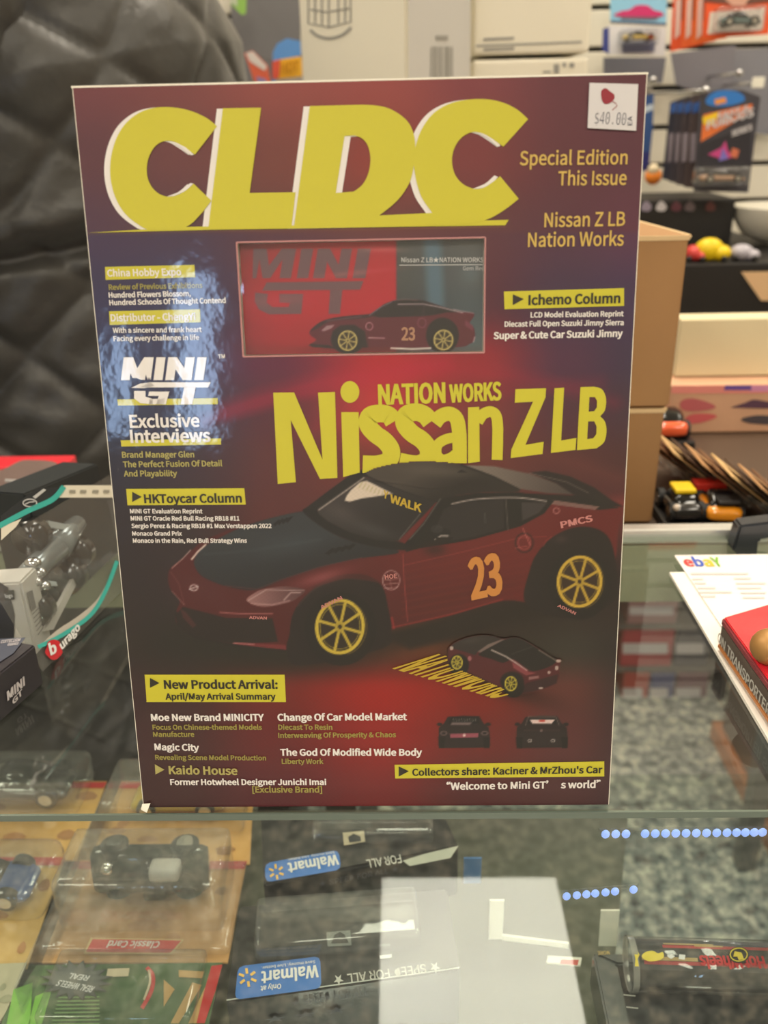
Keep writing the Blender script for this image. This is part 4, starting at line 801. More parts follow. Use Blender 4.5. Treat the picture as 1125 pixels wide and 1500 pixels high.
def paint_inner(X, Y):
    p = Paint(X, Y, bgi(X, Y))
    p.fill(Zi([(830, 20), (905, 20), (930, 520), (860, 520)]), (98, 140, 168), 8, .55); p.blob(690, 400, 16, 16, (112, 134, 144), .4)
    gr = (104, 84, 92)
    def f(P): p.fill(Zi(P), gr, 1, .92)
    f([(92, 72), (150, 72), (160, 145), (215, 72), (278, 72), (255, 200), (205, 200), (218, 120), (165, 200), (132, 200), (118, 120), (105, 200), (88, 200)]); f([(300, 72), (352, 72), (330, 200), (280, 200)]); f([(372, 72), (425, 72), (462, 140), (474, 72), (520, 72), (498, 200), (450, 200), (412, 130), (400, 200), (350, 200)]); f([(545, 72), (602, 72), (578, 200), (522, 200)])
    f([(150, 218), (570, 212), (555, 250), (130, 254)]); f([(100, 262), (155, 268), (150, 305), (175, 325), (245, 325), (250, 308), (205, 305), (205, 268), (308, 268), (300, 355), (160, 357), (115, 335), (98, 300)]); f([(425, 250), (478, 250), (468, 355), (418, 355)])
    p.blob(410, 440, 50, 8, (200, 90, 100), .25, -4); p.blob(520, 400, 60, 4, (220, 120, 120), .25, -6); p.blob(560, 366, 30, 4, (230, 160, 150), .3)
    # car
    p.blob(560, 512, 110, 5, (60, 18, 24), .6)
    p.fill(spl(Zi([(335, 435), (345, 418), (380, 392), (430, 374), (500, 364), (590, 356), (620, 340), (660, 312), (700, 297), (760, 292), (820, 296), (880, 312), (950, 335), (1000, 346), (1045, 350), (1048, 366), (1030, 395), (1050, 420), (1052, 465), (1030, 484), (960, 500), (600, 502), (500, 505), (345, 496), (338, 486), (365, 468), (342, 450)]), 4), (92, 22, 42), 1)
    p.fill(spl(Zi([(340, 428), (380, 392), (430, 374), (500, 364), (590, 357), (600, 368), (520, 378), (440, 385), (400, 398), (370, 418)]), 3), (48, 24, 36), 1.2)
    p.fill(Zi([(592, 360), (660, 312), (700, 297), (760, 292), (830, 297), (950, 335), (1000, 348), (930, 348), (860, 362), (820, 364), (640, 370)]), (30, 22, 30), 1)
    p.line(Zi([(596, 360), (650, 322), (692, 302)]), 1.4, (150, 130, 140), .8); p.line(Zi([(720, 313), (830, 312), (900, 325), (1000, 350)]), 1.6, (196, 176, 180), .9); p.line(Zi([(700, 296), (760, 291), (800, 296)]), 1, (140, 120, 120), .7); p.line(Zi([(832, 318), (828, 362)]), 1.2, (70, 50, 60), .9)
    p.fill(Zi([(335, 485), (420, 490), (440, 500), (500, 510), (345, 498)]), (34, 22, 28), 1); p.fill(Zi([(385, 428), (410, 405), (445, 402), (430, 418), (400, 430)]), (176, 150, 156), 1, .8)
    p.ell(502 / 2.96 + 340, 466 / 2.96 + 340, 25, 21, (24, 18, 22), 1.2); p.ell(912 / 2.96 + 340, 448 / 2.96 + 340, 24, 26, (26, 20, 26), 1.5)
    p.fill(Zi([(435, 430), (470, 405), (530, 402), (575, 430), (588, 500), (560, 500), (440, 495)]), (30, 20, 26), 2)
    p.ell(502 / 2.96 + 340, 474 / 2.96 + 340, 17.5, 17, (16, 13, 14)); p.ell(918 / 2.96 + 340, 470 / 2.96 + 340, 18.5, 18, (16, 13, 14))
    p.wheel(509.3, 499, 14.3, 15, (216, 196, 120), (46, 38, 26), rimw=2); p.wheel(649.6, 498, 14.6, 15.2, (216, 196, 120), (46, 38, 26), rimw=2)
    p.line(Zi([(590, 400), (590, 498)]), 1, (60, 10, 24), .8); p.line(Zi([(592, 458), (660, 460)]), 1.6, (220, 190, 190), .8, 1); p.line(Zi([(690, 503), (780, 507), (860, 503)]), 2.4, (240, 236, 226), .95, 1); p.ring(541, 478, 5, 5.4, 1, (200, 150, 160)); p.ring(618, 473, 6, 7, 1, (150, 90, 110), .8)
    p.fill(Zi([(1010, 380), (1045, 405), (1045, 430), (1010, 405)]), (130, 60, 80), 1, .7); p.line(Zi([(1047, 475), (1052, 455)]), 1.6, (220, 210, 210), .8); p.line(Zi([(960, 335), (1046, 352)]), 1.4, (180, 160, 170), .7)
    p.line(Zi([(410, 385), (560, 366)]), 1.2, (150, 110, 120), .6)
    return p.C
iu0, iv0 = wu0 - .003, wv0 - .003; iu1, iv1 = wu1 + .003, wv1 + .003
iu0 += .0035; iv0 += .0035; iu1 -= .0035; iv1 -= .0035
grid_print('printed_face', fi, iu0, iu1, iv0, iv1, 240, 116, paint_inner, attr_mat('inner_print', .4), ib)
P = [fi.w(a, c, -.0002) for a, c in ((iu0, iv0), (iu1, iv0), (iu1, iv1), (iu0, iv1))]; G().prism(P, -EN * .0006).build('backing', M_white, ib)
g = G(); text(g, fi, 'Nissan Z LB\u2605NATION WORKS', (588, 384), (708, 384), .0003, F_SANS, .002); text(g, fi, 'Gem Red', (678, 396), (709, 396), .0003, F_SANS, -.002); decal(g, fi, [(585, 388), (709, 387.3), (709, 388.2), (585, 389)], .0003); g.build('lettering', mat('plain_white_ink', (225, 225, 225), .6), ib)
g = G(); text(g, fi, '23', (588, 498), (608, 498), .0003, F_SANS, .02, capx=18); g.build('number', mat('dull_gold_ink', (190, 140, 110), .6), ib)
# ================================================================ QUILTED JACKET
M_nyl = mat('black_nylon', (62, 60, 57), .42, sheen=.25)
add_bump(M_nyl.node_tree, M_nyl.node_tree.nodes['Principled BSDF'], 26, .5, .006)
jr = empty('quilted_jacket', (-.42, .85, ZF), 'black diamond-quilted padded jacket, worn or hung, filling the left behind the counter', 'jacket')
def quilted(name, axis, rad, nu, nv, D, puff, a0=0, a1=2 * math.pi, seam_z=None, seed=1, par=None, flare=None):
    """tube along the polyline axis with diamond quilting pressed into it (seams low, pads proud) and soft folds"""
    rs = np.random.RandomState(seed); ax = spl(axis, 12, False); n = len(ax)
    s = np.concatenate([[0], np.cumsum(np.linalg.norm(np.diff(ax, axis=0), axis=1))]); S_ = np.linspace(0, s[-1], nv)
    C = np.column_stack([np.interp(S_, s, ax[:, k]) for k in range(3)]); R_ = np.interp(S_, np.linspace(0, s[-1], len(rad)), [r[0] for r in rad]); R2 = np.interp(S_, np.linspace(0, s[-1], len(rad)), [r[1] for r in rad])
    T = np.gradient(C, axis=0); T /= np.linalg.norm(T, axis=1)[:, None]
    ph = rs.rand(12) * 6.28; V = []; F = []
    rm = np.mean(R_ + R2) / 2
    for j in range(nv):
        t = T[j]; X = np.cross([0, 1, 0], t); X /= np.linalg.norm(X); Y = np.cross(t, X)
        for i in range(nu + 1):
            th = a0 + (a1 - a0) * i / nu; u = th * rm; v = S_[j]
            uu = u + .006 * math.sin(v * 17 + ph[0]); vv = v + .006 * math.sin(u * 23 + ph[1])
            q = abs(math.sin(math.pi * (uu + vv) / D)) * abs(math.sin(math.pi * (uu - vv) / D))
            h = puff * (1 - math.exp(-q * 5)) + .009 * math.sin(v * 9 + u * 6 + ph[2]) + .004 * math.sin(v * 23 - u * 15 + ph[3]) + .0022 * math.sin(v * 62 + u * 40 + ph[4] + 2 * math.sin(v * 31)) * q + .0018 * math.sin(-v * 84 + u * 50 + ph[5] + 2 * math.sin(u * 27)) * q
            if seam_z is not None: h -= .02 * math.exp(-((C[j][2] - seam_z) / .012) ** 2) - .012 * math.exp(-((C[j][2] - seam_z - .03) / .018) ** 2)
            P = C[j] + X * (R_[j] + h) * math.cos(th) + Y * (R2[j] + h) * math.sin(th); V.append(P)
    for j in range(nv - 1):
        for i in range(nu): a = j * (nu + 1) + i; F.append((a, a + 1, a + nu + 2, a + nu + 1))
    g = G().add(V, F)
    # end caps
    for j in (0, nv - 1): g.add([V[j * (nu + 1) + i] for i in range(nu)], [tuple(range(nu))])
    return g.build(name, M_nyl, par, True)
quilted('torso', [(-.49, .92, -.62), (-.49, .92, -.2), (-.50, .92, .1), (-.55, .92, .40), (-.60, .92, .62)], [(.36, .24), (.335, .235), (.32, .225), (.345, .24), (.27, .19)], 260, 360, .145, .010, seam_z=.145, seed=3, par=jr)
quilted('sleeve', [(-.62, .60, -.1), (-.60, .58, .14), (-.56, .62, .32), (-.49, .76, .47), (-.44, .86, .58)], [(.075, .08), (.09, .085), (.10, .09), (.12, .11), (.10, .10)], 130, 200, .130, .009, seed=8, par=jr)

# ================================================================ TOY CARS
SCL = [1.0]
def toy(parent, M, L, W, H, mb, mg, mr, name='toy_car', style='coupe', mt=None):
    L, W, H = L * SCL[0], W * SCL[0], H * SCL[0]
    """die-cast car: lofted body, dark glasshouse, four wheels with rims. x forward, z up, origin under the middle"""
    st = [(-1, .70, .26, .46), (-.96, .86, .16, .58), (-.85, .95, .13, .66), (-.6, 1, .12, .68), (-.3, .98, .12, .60), (0, .96, .12, .57), (.3, .98, .12, .57), (.6, 1, .12, .54), (.82, .95, .13, .46), (.95, .84, .15, .38), (1, .66, .2, .30)]
    if style == 'truck': st = [(-1, .9, .2, .62), (-.9, .98, .16, .66), (-.3, .98, .14, .66), (0, .98, .14, .66), (.6, .98, .14, .64), (.9, .95, .15, .6), (1, .86, .2, .5)]
    V = []; F = []; n = 12
    for x, hw, zb, zt in st:
        for k in range(n):
            a = 2 * math.pi * k / n + math.pi / n; c, s = math.cos(a), math.sin(a)
            V.append((x * L / 2, hw * W / 2 * math.copysign(abs(c) ** .45, c), ((zb + zt) / 2 + (zt - zb) / 2 * math.copysign(abs(s) ** .55, s)) * H))
    m_ = len(st)
    for j in range(m_ - 1):
        for k in range(n): F.append((j * n + k, j * n + (k + 1) % n, (j + 1) * n + (k + 1) % n, (j + 1) * n + k))
    F += [tuple(range(n))[::-1], tuple((m_ - 1) * n + k for k in range(n))]
    T = lambda P: [tuple(M @ Vector(p)) for p in P]
    b_ = G().add(T(V), F).build(name, mb, parent, True)
    cb_ = [(-.78, .72, .60, .64), (-.5, .78, .55, .88), (-.2, .76, .5, 1.0), (.05, .74, .5, .98), (.22, .76, .5, .82), (.42, .8, .5, .56)] if style != 'truck' else [(-.1, .86, .55, .62), (-.05, .84, .5, 1.0), (.25, .82, .5, 1.0), (.45, .86, .5, .64)]
    V = []; F = []; n = 8
    for x, hw, zb, zt in cb_:
        for k in range(n):
            a = 2 * math.pi * k / n + math.pi / n; c, s = math.cos(a), math.sin(a)
            V.append((x * L / 2, hw * W / 2 * math.copysign(abs(c) ** .5, c), ((zb + zt) / 2 + (zt - zb) / 2 * math.copysign(abs(s) ** .5, s)) * H))
    m_ = len(cb_)
    for j in range(m_ - 1):
        for k in range(n): F.append((j * n + k, j * n + (k + 1) % n, (j + 1) * n + (k + 1) % n, (j + 1) * n + k))
    F += [tuple(range(n))[::-1], tuple((m_ - 1) * n + k for k in range(n))]
    G().add(T(V), F).build('windows', mg, b_ if parent is not None else None, True)
    r = .33 * H
    for sx in (-.62, .62):
        for sy in (-1, 1):
            p0 = Vector((sx * L / 2, sy * (W / 2 - .16 * W), r)); p1 = Vector((sx * L / 2, sy * (W / 2 + .04 * W), r)); p2 = Vector((sx * L / 2, sy * (W / 2 + .06 * W), r))
            g = G(); g.cyl(M @ p0, M @ p1, r, 16); g.cur = 1; g.cyl(M @ p1, M @ p2, r * .62, 10)
            g.build('wheel', [mt or mat('tyre', (24, 24, 24), .6), mr], b_)
    return b_
M_dg = mat('dark_glass', (16, 17, 20), .08, spec=.8); M_chrome = mat('chrome', (215, 215, 215), .12, metal=1); M_goldr = mat('gold_rim', (200, 165, 70), .3, metal=.8)
M_blis = clear('blister_plastic', (250, 250, 248), .06, .09, haze=.10, bump=.35, bscale=120)
M_blis2 = clear('clean_plastic', (245, 246, 248), .05, .08, haze=.05, bump=.25, bscale=60)
def blister(parent, c, size, R, bev, m=M_blis, name='blister'):
    size = [v * SCL[0] for v in size]
    return G().box(c, size, R, bev, 3).build(name, m, parent, True)

def quadz(pts, z): return [un(x, y, z=z) for x, y in pts]

SCL[0] = 1.17
# ================================================================ BLISTER CARDS ON THE SHELF UNDER THE GLASS
def card_pack(px, z, cols, label, red=True, car=None, dome=None, marks=None):
    """tan card lying on the shelf; px = its four corners at the photo (far-left, far-right, near-right, near-left)"""
    Q = quadz(px, z); c = sum(Q) / 4
    r_ = empty('carded_toy_car', (c[0], c[1], SH), label, 'toy package', 'tan carded cars under the glass')
    G().prism(Q[::-1], (0, 0, .0012)).build('card', mat('card_%s' % (cols,), cols, .35, vary=.28, coat=.3), r_)
    f_ = Fr((c[0], c[1], z + .0014), (1, 0, 0), (0, 1, 0), (0, 0, 1))
    def at(a, b_):   # bilinear point in the card's own photo quad
        p = np.array(px, float); t = (1 - a) * p[0] + a * p[1]; u = (1 - a) * p[3] + a * p[2]; return (1 - b_) * t + b_ * u
    if red: g = G(); decal(g, f_, [at(0, 0), at(1, 0), at(.99, .075), at(0, .075)], .0003); g.build('red_band', mat('card_red', (205, 40, 44), .35), r_)
    if marks: marks(f_, at, r_)
    return r_, f_
tan = (206, 158, 92)
def pebble(seed, n=9, dark=(176, 124, 74)):
    def m(f_, at, r_):
        rs = np.random.RandomState(seed); g = G()
        for k in range(n):
            a, b_ = rs.rand() * .84 + .08, rs.rand() * .78 + .14; ra, rb = .04 + .07 * rs.rand(), .03 + .05 * rs.rand()
            decal(g, f_, [at(a + ra * math.cos(t) * (1 + .3 * math.sin(3 * t)), b_ + rb * math.sin(t)) for t in np.linspace(0, 6.28, 9)[:-1]], .0001 + .00002 * k)
        g.build('printed_shapes', mat('brown_print_%d' % seed, dark, .4), r_)
    return m
z0 = SH + .002
# far row (behind the main pack)
rA, fA = card_pack([(178, 1146), (372, 1146), (366, 1268), (130, 1268)], z0, tan, 'tan carded car under the box corner, yellow and black car in it', True, marks=pebble(3))
c = quadz([(266, 1182)], z0)[0]; toy(rA, Matrix.Translation((c[0], c[1], z0 + .004)) @ Matrix.Rotation(math.pi, 4, 'Z'), .062, .026, .019, mat('toy_yellow', (205, 170, 30), .2, coat=1), M_dg, M_chrome)
blister(rA, (c[0], c[1] - .002, z0 + .0145), (.092, .048, .024), None, .006)
# main pack, nearer and higher
z1_ = z0 + .006
def main_marks(f_, at, r_):
    pebble(5, 10)(f_, at, r_)
    g = G(); decal(g, f_, [(136, 1377), (266, 1379), (250, 1397), (126, 1396)], .0009); l = g.build('red_label', mat('card_red'), r_)
    g = G(); decal(g, f_, [(133, 1375), (270, 1377), (252, 1399), (123, 1398)], .0007); g.build('label_border', mat('pale_gold', (214, 190, 130), .4), l)
    g = G(); text(g, f_, 'Classic Card', (236, 1381), (161, 1380), .0012, F_SANS, .01, capx=-9, slant=.15); g.build('label_lettering', mat('plain_white_ink'), l)
    g = G(); decal(g, f_, [(200, 1243), (302, 1246), (306, 1262), (194, 1259)], .0009); g.build('upper_red_label', mat('card_red2', (190, 60, 62), .35), r_)
rB, fB = card_pack([(118, 1262), (362, 1262), (334, 1412), (62, 1412)], z1_, (204, 152, 90), 'tan carded dark green car with a red label, directly left of the black window boxes', True, marks=main_marks)
c = quadz([(222, 1296)], z1_ + .012)[0]
M_dgreen = mat('toy_dark_green', (18, 30, 24), .15, coat=1)
toy(rB, Matrix.Translation((c[0], c[1] + .016, z1_ + .020)) @ Matrix.Rotation(math.radians(82), 4, 'X'), .066, .030, .024, M_dgreen, M_dg, M_chrome, style='truck')
g = G().ball((c[0] - .024, c[1] - .008, z1_ + .036), .0045, 12); g.build('headlamp', M_chrome, rB, True)
blister(rB, (c[0] - .001, c[1] - .003, z1_ + .021), (.092, .044, .038), None, .006)
blister(rB, (c[0] - .001, c[1] - .010, z1_ + .004), (.104, .062, .006), None, .003, name='blister_flange')
G().box((c[0] + .014, c[1] - .008, z1_ + .034), (.020, .013, .010), bev=.003).build('white_insert', mat('insert_white', (190, 186, 184), .4), rB, True)
# green pack nearest
z2_ = z1_ + .007
def green_marks(f_, at, r_):
    g = G()
    for k in range(9): ribbon(g, f_, [(86 - k * 1.5, 1462 + k * 5.6), (146, 1461 + k * 5.6)], 2.2, .0005)
    g.build('green_ribs', mat('rib_green', (120, 160, 96), .35), r_)
    g = G(); decal(g, f_, [(52, 1460), (76, 1450), (62, 1500), (40, 1510)], .0004); decal(g, f_, [(20, 1450), (48, 1440), (44, 1500), (8, 1510)], .0004); g.build('lime_patch', mat('lime', (120, 180, 70), .35), r_)
    cx, cy = 112, 1438; P = []
    for k in range(32): t = 2 * math.pi * k / 32; q = (1 if k % 2 else .66); P.append((cx + 52 * q * math.cos(t), cy + 29 * q * math.sin(t)))
    g = G(); decal(g, f_, P, .0012); b_ = g.build('grey_starburst', mat('burst_grey', (88, 94, 92), .3, coat=.6), r_)
    g = G(); decal(g, f_, [(cx + (x - cx) * 1.06, cy + (y - cy) * 1.06) for x, y in P], .001); g.build('starburst_rim', mat('burst_rim', (40, 44, 42), .4), b_)
    g = G(); text(g, f_, 'REAL WHEELS', (140, 1448), (88, 1438), .0015, F_SANS, .01, capx=-8, slant=.2); text(g, f_, 'REAL', (133, 1432), (104, 1428), .0015, F_SANS, .01, capx=-7, slant=.2); g.build('starburst_lettering', mat('plain_white_ink'), b_)
    g = G(); ribbon(g, f_, spl([(215, 1418), (224, 1430), (222, 1452), (208, 1478)], 5, False), 6, .0006); g.build('red_trim', mat('card_red'), r_)
    g = G(); ribbon(g, f_, spl([(218, 1422), (220, 1440), (211, 1466)], 5, False), 3, .0009); decal(g, f_, [(158, 1420), (190, 1419), (188, 1431), (156, 1432)], .0006); g.build('cream_trim', mat('cream', (216, 200, 168), .4), r_)
    g = G()
    for P_ in ([(262, 1422), (300, 1424), (296, 1434), (262, 1432)], [(282, 1440), (296, 1444), (262, 1500), (250, 1500)], [(240, 1436), (256, 1450), (240, 1476)], [(300, 1448), (310, 1450), (290, 1500), (276, 1500)]): decal(g, f_, P_, .0006)
    g.build('tan_shapes', mat('tan_print', (204, 162, 96), .4), r_)
    g = G(); decal(g, f_, [(310, 1416), (326, 1414), (316, 1452), (300, 1500), (288, 1500), (300, 1450)], .0007); g.build('red_stripe', mat('card_red'), r_)
rC, fC = card_pack([(54, 1416), (326, 1412), (300, 1530), (-20, 1530)], z2_, (70, 104, 58), 'green illustrated car pack with a grey starburst, nearest of the packs under the glass', False, marks=green_marks)
c = quadz([(180, 1470)], z2_)[0]; blister(rC, (c[0], c[1] + .006, z2_ + .006), (.078, .040, .010), None, .004, M_blis2)
# left column
rD, fD = card_pack([(-30, 1146), (157, 1146), (112, 1262), (-60, 1262)], z0, (214, 168, 98), 'tan carded car with a black car in a round-cornered blister, upper left under the glass', True, marks=pebble(9, 6))
c = quadz([(48, 1168)], z0)[0]; toy(rD, Matrix.Translation((c[0] - .004, c[1] + .002, z0 + .004)), .062, .030, .022, mat('toy_black', (26, 26, 30), .15, coat=1), M_dg, M_chrome)
blister(rD, (c[0] - .002, c[1], z0 + .015), (.080, .042, .026), None, .009)
rE, fE = card_pack([(-50, 1256), (96, 1256), (40, 1420), (-110, 1420)], z1_, (210, 172, 104), 'tan carded car with a blue car, at the left edge under the glass', True, marks=pebble(12, 6))
c = quadz([(-8, 1310)], z1_)[0]; toy(rE, Matrix.Translation((c[0] - .006, c[1], z1_ + .004)), .062, .028, .020, mat('toy_blue', (50, 84, 150), .2, coat=1), M_dg, M_chrome)
blister(rE, (c[0] - .003, c[1], z1_ + .015), (.082, .046, .026), None, .012)
rF, fF = card_pack([(-60, 1416), (40, 1412), (-10, 1530), (-130, 1530)], z2_, (184, 178, 150), 'pale illustrated pack at the lower left corner under the glass', False, marks=pebble(15, 6, (150, 150, 122)))
# clear plastic divider between the two columns
A = un(104, 1360, z=z1_); B = un(170, 1190, z=z0)
d = (B - A) / np.linalg.norm(B - A); A2_ = un(36, 1500, z=z1_)
tag(G().prism([A2_, B, B + np.array([0, 0, .032]), A2_ + np.array([0, 0, .032])], (.0015, 0, 0)).build('plastic_divider', M_blis2), 'clear upright plastic strip between the two columns of tan packs', 'divider')

# ================================================================ BLACK WINDOW BOXES WITH BLUE STICKERS
M_bk = mat('black_board', (22, 24, 28), .28, coat=.4, bump=.05); M_sb = mat('sticker_blue', (58, 116, 196), .3, coat=.4); M_spark = mat('spark_gold', (236, 190, 90), .4)
def black_pack(zt, top, stick, spark, label, lines, hgt=.0455):
    Q = quadz(top, zt); c = sum(Q) / 4; hgt = zt - SH - .0008
    r_ = empty('black_window_box', (c[0], c[1], zt - hgt), label, 'toy package', 'black window boxes under the glass')
    G().prism([q - np.array([0, 0, hgt]) for q in Q][::-1], (0, 0, hgt), bev=.0015).build('carton', M_bk, r_)
    f_ = Fr((c[0], c[1], zt), (1, 0, 0), (0, 1, 0), (0, 0, 1)); g = G()
    cx = sum(p[0] for p in stick) / 4; cy = sum(p[1] for p in stick) / 4
    P = []
    for i in range(4):
        a = np.array(stick[i], float); b0 = np.array(stick[i - 1], float); b1 = np.array(stick[(i + 1) % 4], float)
        P += [a + (b0 - a) * 8 / np.linalg.norm(b0 - a), a + ((b0 - a) / np.linalg.norm(b0 - a) + (b1 - a) / np.linalg.norm(b1 - a)) * 2.2, a + (b1 - a) * 8 / np.linalg.norm(b1 - a)]
    decal(g, f_, P, .0008); s_ = g.build('blue_sticker', M_sb, r_)
    g = G(); sx, sy, sr = spark
    for k in range(6):
        t = math.radians(60 * k + 30 - 8); ribbon(g, f_, [(sx + sr * .38 * math.cos(t), sy + sr * .38 * math.sin(t)), (sx + sr * .95 * math.cos(t), sy + sr * .95 * math.sin(t))], sr * .26, .0012)
    g.build('spark_mark', M_spark, s_)
    g = G()
    for s, a, b_, cap, bo in lines[0]: text(g, f_, s, a, b_, .0012, F_SANS, bo, capx=-cap)
    g.build('sticker_lettering', mat('plain_white_ink'), s_)
    g = G()
    for s, a, b_, cap, bo in lines[1]: text(g, f_, s, a, b_, .0008, F_INTER or F_SANS, bo, capx=-cap)
    g.build('box_lettering', mat('box_white_ink', (190, 190, 184), .5), r_)
    return r_, f_, Q
zt1 = -.140
r1, f1, Q1 = black_pack(zt1, [(350, 1326), (655, 1300), (674, 1419), (331, 1467)], [(349, 1417), (469, 1402), (471, 1449), (344, 1466)], (363, 1434, 14.5),
    'black window box with a blue sticker, the nearer one facing away upside down',
    ([('Walmart', (466, 1416), (383, 1426), 17, .02), ('Save money. Live better.', (462, 1409), (383, 1418), 4, .005), ('Only at', (412, 1443), (382, 1447), 7, .01)],
     [('\u2605 SPEED FOR ALL \u2605', (643, 1411), (488, 1431), 13, .01)]))
# its upright front face carries the words again
E0, E1 = Q1[3], Q1[2]; ff = Fr(E0, E1 - E0, (0, 0, 1), (0, -1, 0)); g = G()
L_ = np.linalg.norm(E1 - E0)
text(g, ff, '\u2605 SPEED FOR ALL', (.27 * L_, -.0095), (.60 * L_, -.0095), .0012, F_INTER or F_SANS, .01, pixels=False, capx=.0042)
text(g, ff, '\u2605  \u2605  \u2605', (.15 * L_, -.020), (.5 * L_, -.020), .0012, F_SANS, .01, pixels=False, capx=.004)
g.build('front_lettering', mat('box_grey_ink', (74, 78, 90), .5), r1)
g = G(); decal(g, f1, [(332, 1465), (673, 1417.5), (673, 1419.5), (332, 1467)], .0006); g.build('worn_edge', mat('edge_wear', (180, 184, 180), .5), r1)
g = G(); decal(g, f1, [(478, 1367), (513, 1364), (515, 1386), (480, 1388)], .0008); w1 = g.build('printed_picture', mat('grey_picture', (128, 134, 128), .4), r1)
g = G(); decal(g, f1, [(485, 1384), (490, 1372), (498, 1367), (505, 1371), (511, 1383)], .0012); g.build('picture_shape', mat('picture_dark', (36, 38, 38), .4), w1)
c = sum(Q1) / 4; blister(r1, (c[0] - .004, c[1] + .006, zt1 + .006), (.082, .030, .012), Matrix.Rotation(math.radians(5), 3, 'Z'), .004, M_blis2, 'window_cover')
g = G(); decal(g, f1, [(556, 1401), (574, 1399), (574, 1404), (557, 1406)], .0008); g.build('small_tag', mat('plain_white_ink'), r1)
zt2 = -.147
r2, f2, Q2 = black_pack(zt2, [(382, 1196), (652, 1196), (672, 1240), (386, 1296)], [(388, 1266), (496, 1246), (500, 1275), (389, 1294)], (405, 1279, 12),
    'black window box with a blue sticker, the farther one just under the cover box',
    ([('Walmart', (494, 1254), (421, 1267), 14, .02), ('Save money. Live better.', (490, 1249), (421, 1260), 3, .005)],
     [('FOR ALL', (586, 1253), (536, 1261), 12, .01)]))
E0, E1 = Q2[3], Q2[2]; ff = Fr(E0, E1 - E0, (0, 0, 1), (0, -1, 0)); L_ = np.linalg.norm(E1 - E0); g = G()
text(g, ff, '\u2605 SPEED FOR ALL \u2605', (.27 * L_, -.010), (.68 * L_, -.010), .0012, F_INTER or F_SANS, .01, pixels=False, capx=.0045); g.build('front_lettering', mat('box_grey_ink'), r2)
g = G(); decal(g, f2, [(590, 1262), (622, 1252), (672, 1240), (660, 1258), (600, 1270)], .0008); g.build('silver_corner', mat('silver_pale', (176, 178, 166), .3), r2)
g = G(); decal(g, f2, [(502, 1221), (533, 1218), (535, 1234), (504, 1240)], .0008); w2 = g.build('printed_picture', mat('cream'), r2)
g = G(); decal(g, f2, [(510, 1228), (518, 1223), (528, 1227), (529, 1234), (512, 1236)], .0012); g.build('picture_shape', mat('picture_dark'), w2)
blister(r2, (sum(Q2) / 4)[:3] + np.array([.01, .006, .005]), (.07, .018, .010), None, .004, M_blis2, 'window_cover')
# blue card and white tag, rail
def stand_card(name, px0, px1, pyb, pyt, y, m, label, cat, th=.0012):
    a = un(px0, pyb, y=y); b_ = un(px1, pyb, y=y); t = un((px0 + px1) / 2, pyt, y=y)
    return tag(G().prism([(a[0], y, a[2]), (b_[0], y, b_[2]), (b_[0] + .0006, y + .004, t[2]), (a[0] + .0002, y + .004, t[2])], (0, th, 0)).build(name, m), label, cat)
yt = un(725, 1376, z=SH)[1]
stand_card('price_tag', 716, 736, 1376, 1327, yt, mat('tag_white', (232, 230, 216), .5), 'blank white tag put in for a reflected tag, beside the farther black window box', 'tag')  # solid card stands in for a tag's reflection
yt = un(888, 1390, z=SH)[1]
stand_card('price_tag', 877, 903, 1386, 1342, yt, mat('tag_white'), 'blank white tag standing on the corner of the black tray', 'tag')
yt = un(690, 1296, z=SH)[1]
stand_card('blue_card', 679, 704, 1294, 1264, yt, mat('card_blue', (80, 130, 190), .5), 'small plain blue card standing under the glass right of the black boxes', 'card')
a = un(735, 1374, z=SH); b_ = un(832, 1386, z=SH)
tag(G().prism([a, b_, b_ + np.array([0, -.0018, 0]), a + np.array([0, -.0018, 0])], (0, 0, .004)).build('white_rail', mat('tag_white')), 'thin white strip lying from the white tag towards the black tray', 'strip')
a = un(800, 1410, z=SH); f_ = Fr((a[0], a[1], SH + .003), (1, 0, 0), (0, 1, 0), (0, 0, 1))
rr = empty('small_card', (a[0], a[1], SH), 'small white card with a red print lying left of the black tray', 'card')
G().prism(quadz([(802, 1402), (852, 1405), (850, 1416), (800, 1412)], SH + .001), (0, 0, .0015)).build('card', mat('tag_white'), rr)
g = G(); decal(g, f_, [(822, 1405), (848, 1406), (846, 1414), (820, 1412)], 0); g.build('red_print', mat('red_print', (200, 80, 70), .5), rr)

# ================================================================ BLACK TRAY AND CLEAR TUBE, LOWER RIGHT
tz = SH + .028
P = quadz([(868, 1396), (1180, 1396), (1190, 1514), (892, 1514)], tz); c = sum(P) / 4
tr = empty('black_tray', (c[0], c[1], SH), 'black plastic-framed package with a rounded rim, lower right under the glass', 'toy package')
inn = quadz([(904, 1412), (1168, 1412), (1178, 1506), (925, 1506)], tz)
g = G()
for i in range(4): g.prism([P[i], P[(i + 1) % 4], inn[(i + 1) % 4], inn[i]], (0, 0, -.026), bev=.0012)
g.build('rim', mat('tray_rim', (64, 68, 68), .3, coat=.5), tr)
G().prism([q - np.array([0, 0, .024]) for q in inn], (0, 0, .002)).build('floor_panel', mat('tray_floor', (34, 38, 42), .3, vary=.2), tr)
f_ = Fr((c[0], c[1], tz), (1, 0, 0), (0, 1, 0), (0, 0, 1)); g = G(); text(g, f_, 'MORE', (892, 1394), (875, 1394.5), .0006, F_SANS, .01, capx=-5); g.build('brass_lettering', mat('brass_ink', (190, 160, 90), .5), tr)
g = G()
for (x, y) in ((912, 1450), (916, 1468)): ribbon(g, f_, [(x, y), (x + 20, y + 2)], 2, -.004)
g.build('clip', mat('box_white_ink'), tr)
zc = tz + .0152; rT = .0145
T0 = un(921, 1412, z=zc); T1 = un(1190, 1420, z=zc); dT = (T1 - T0) / np.linalg.norm(T1 - T0)
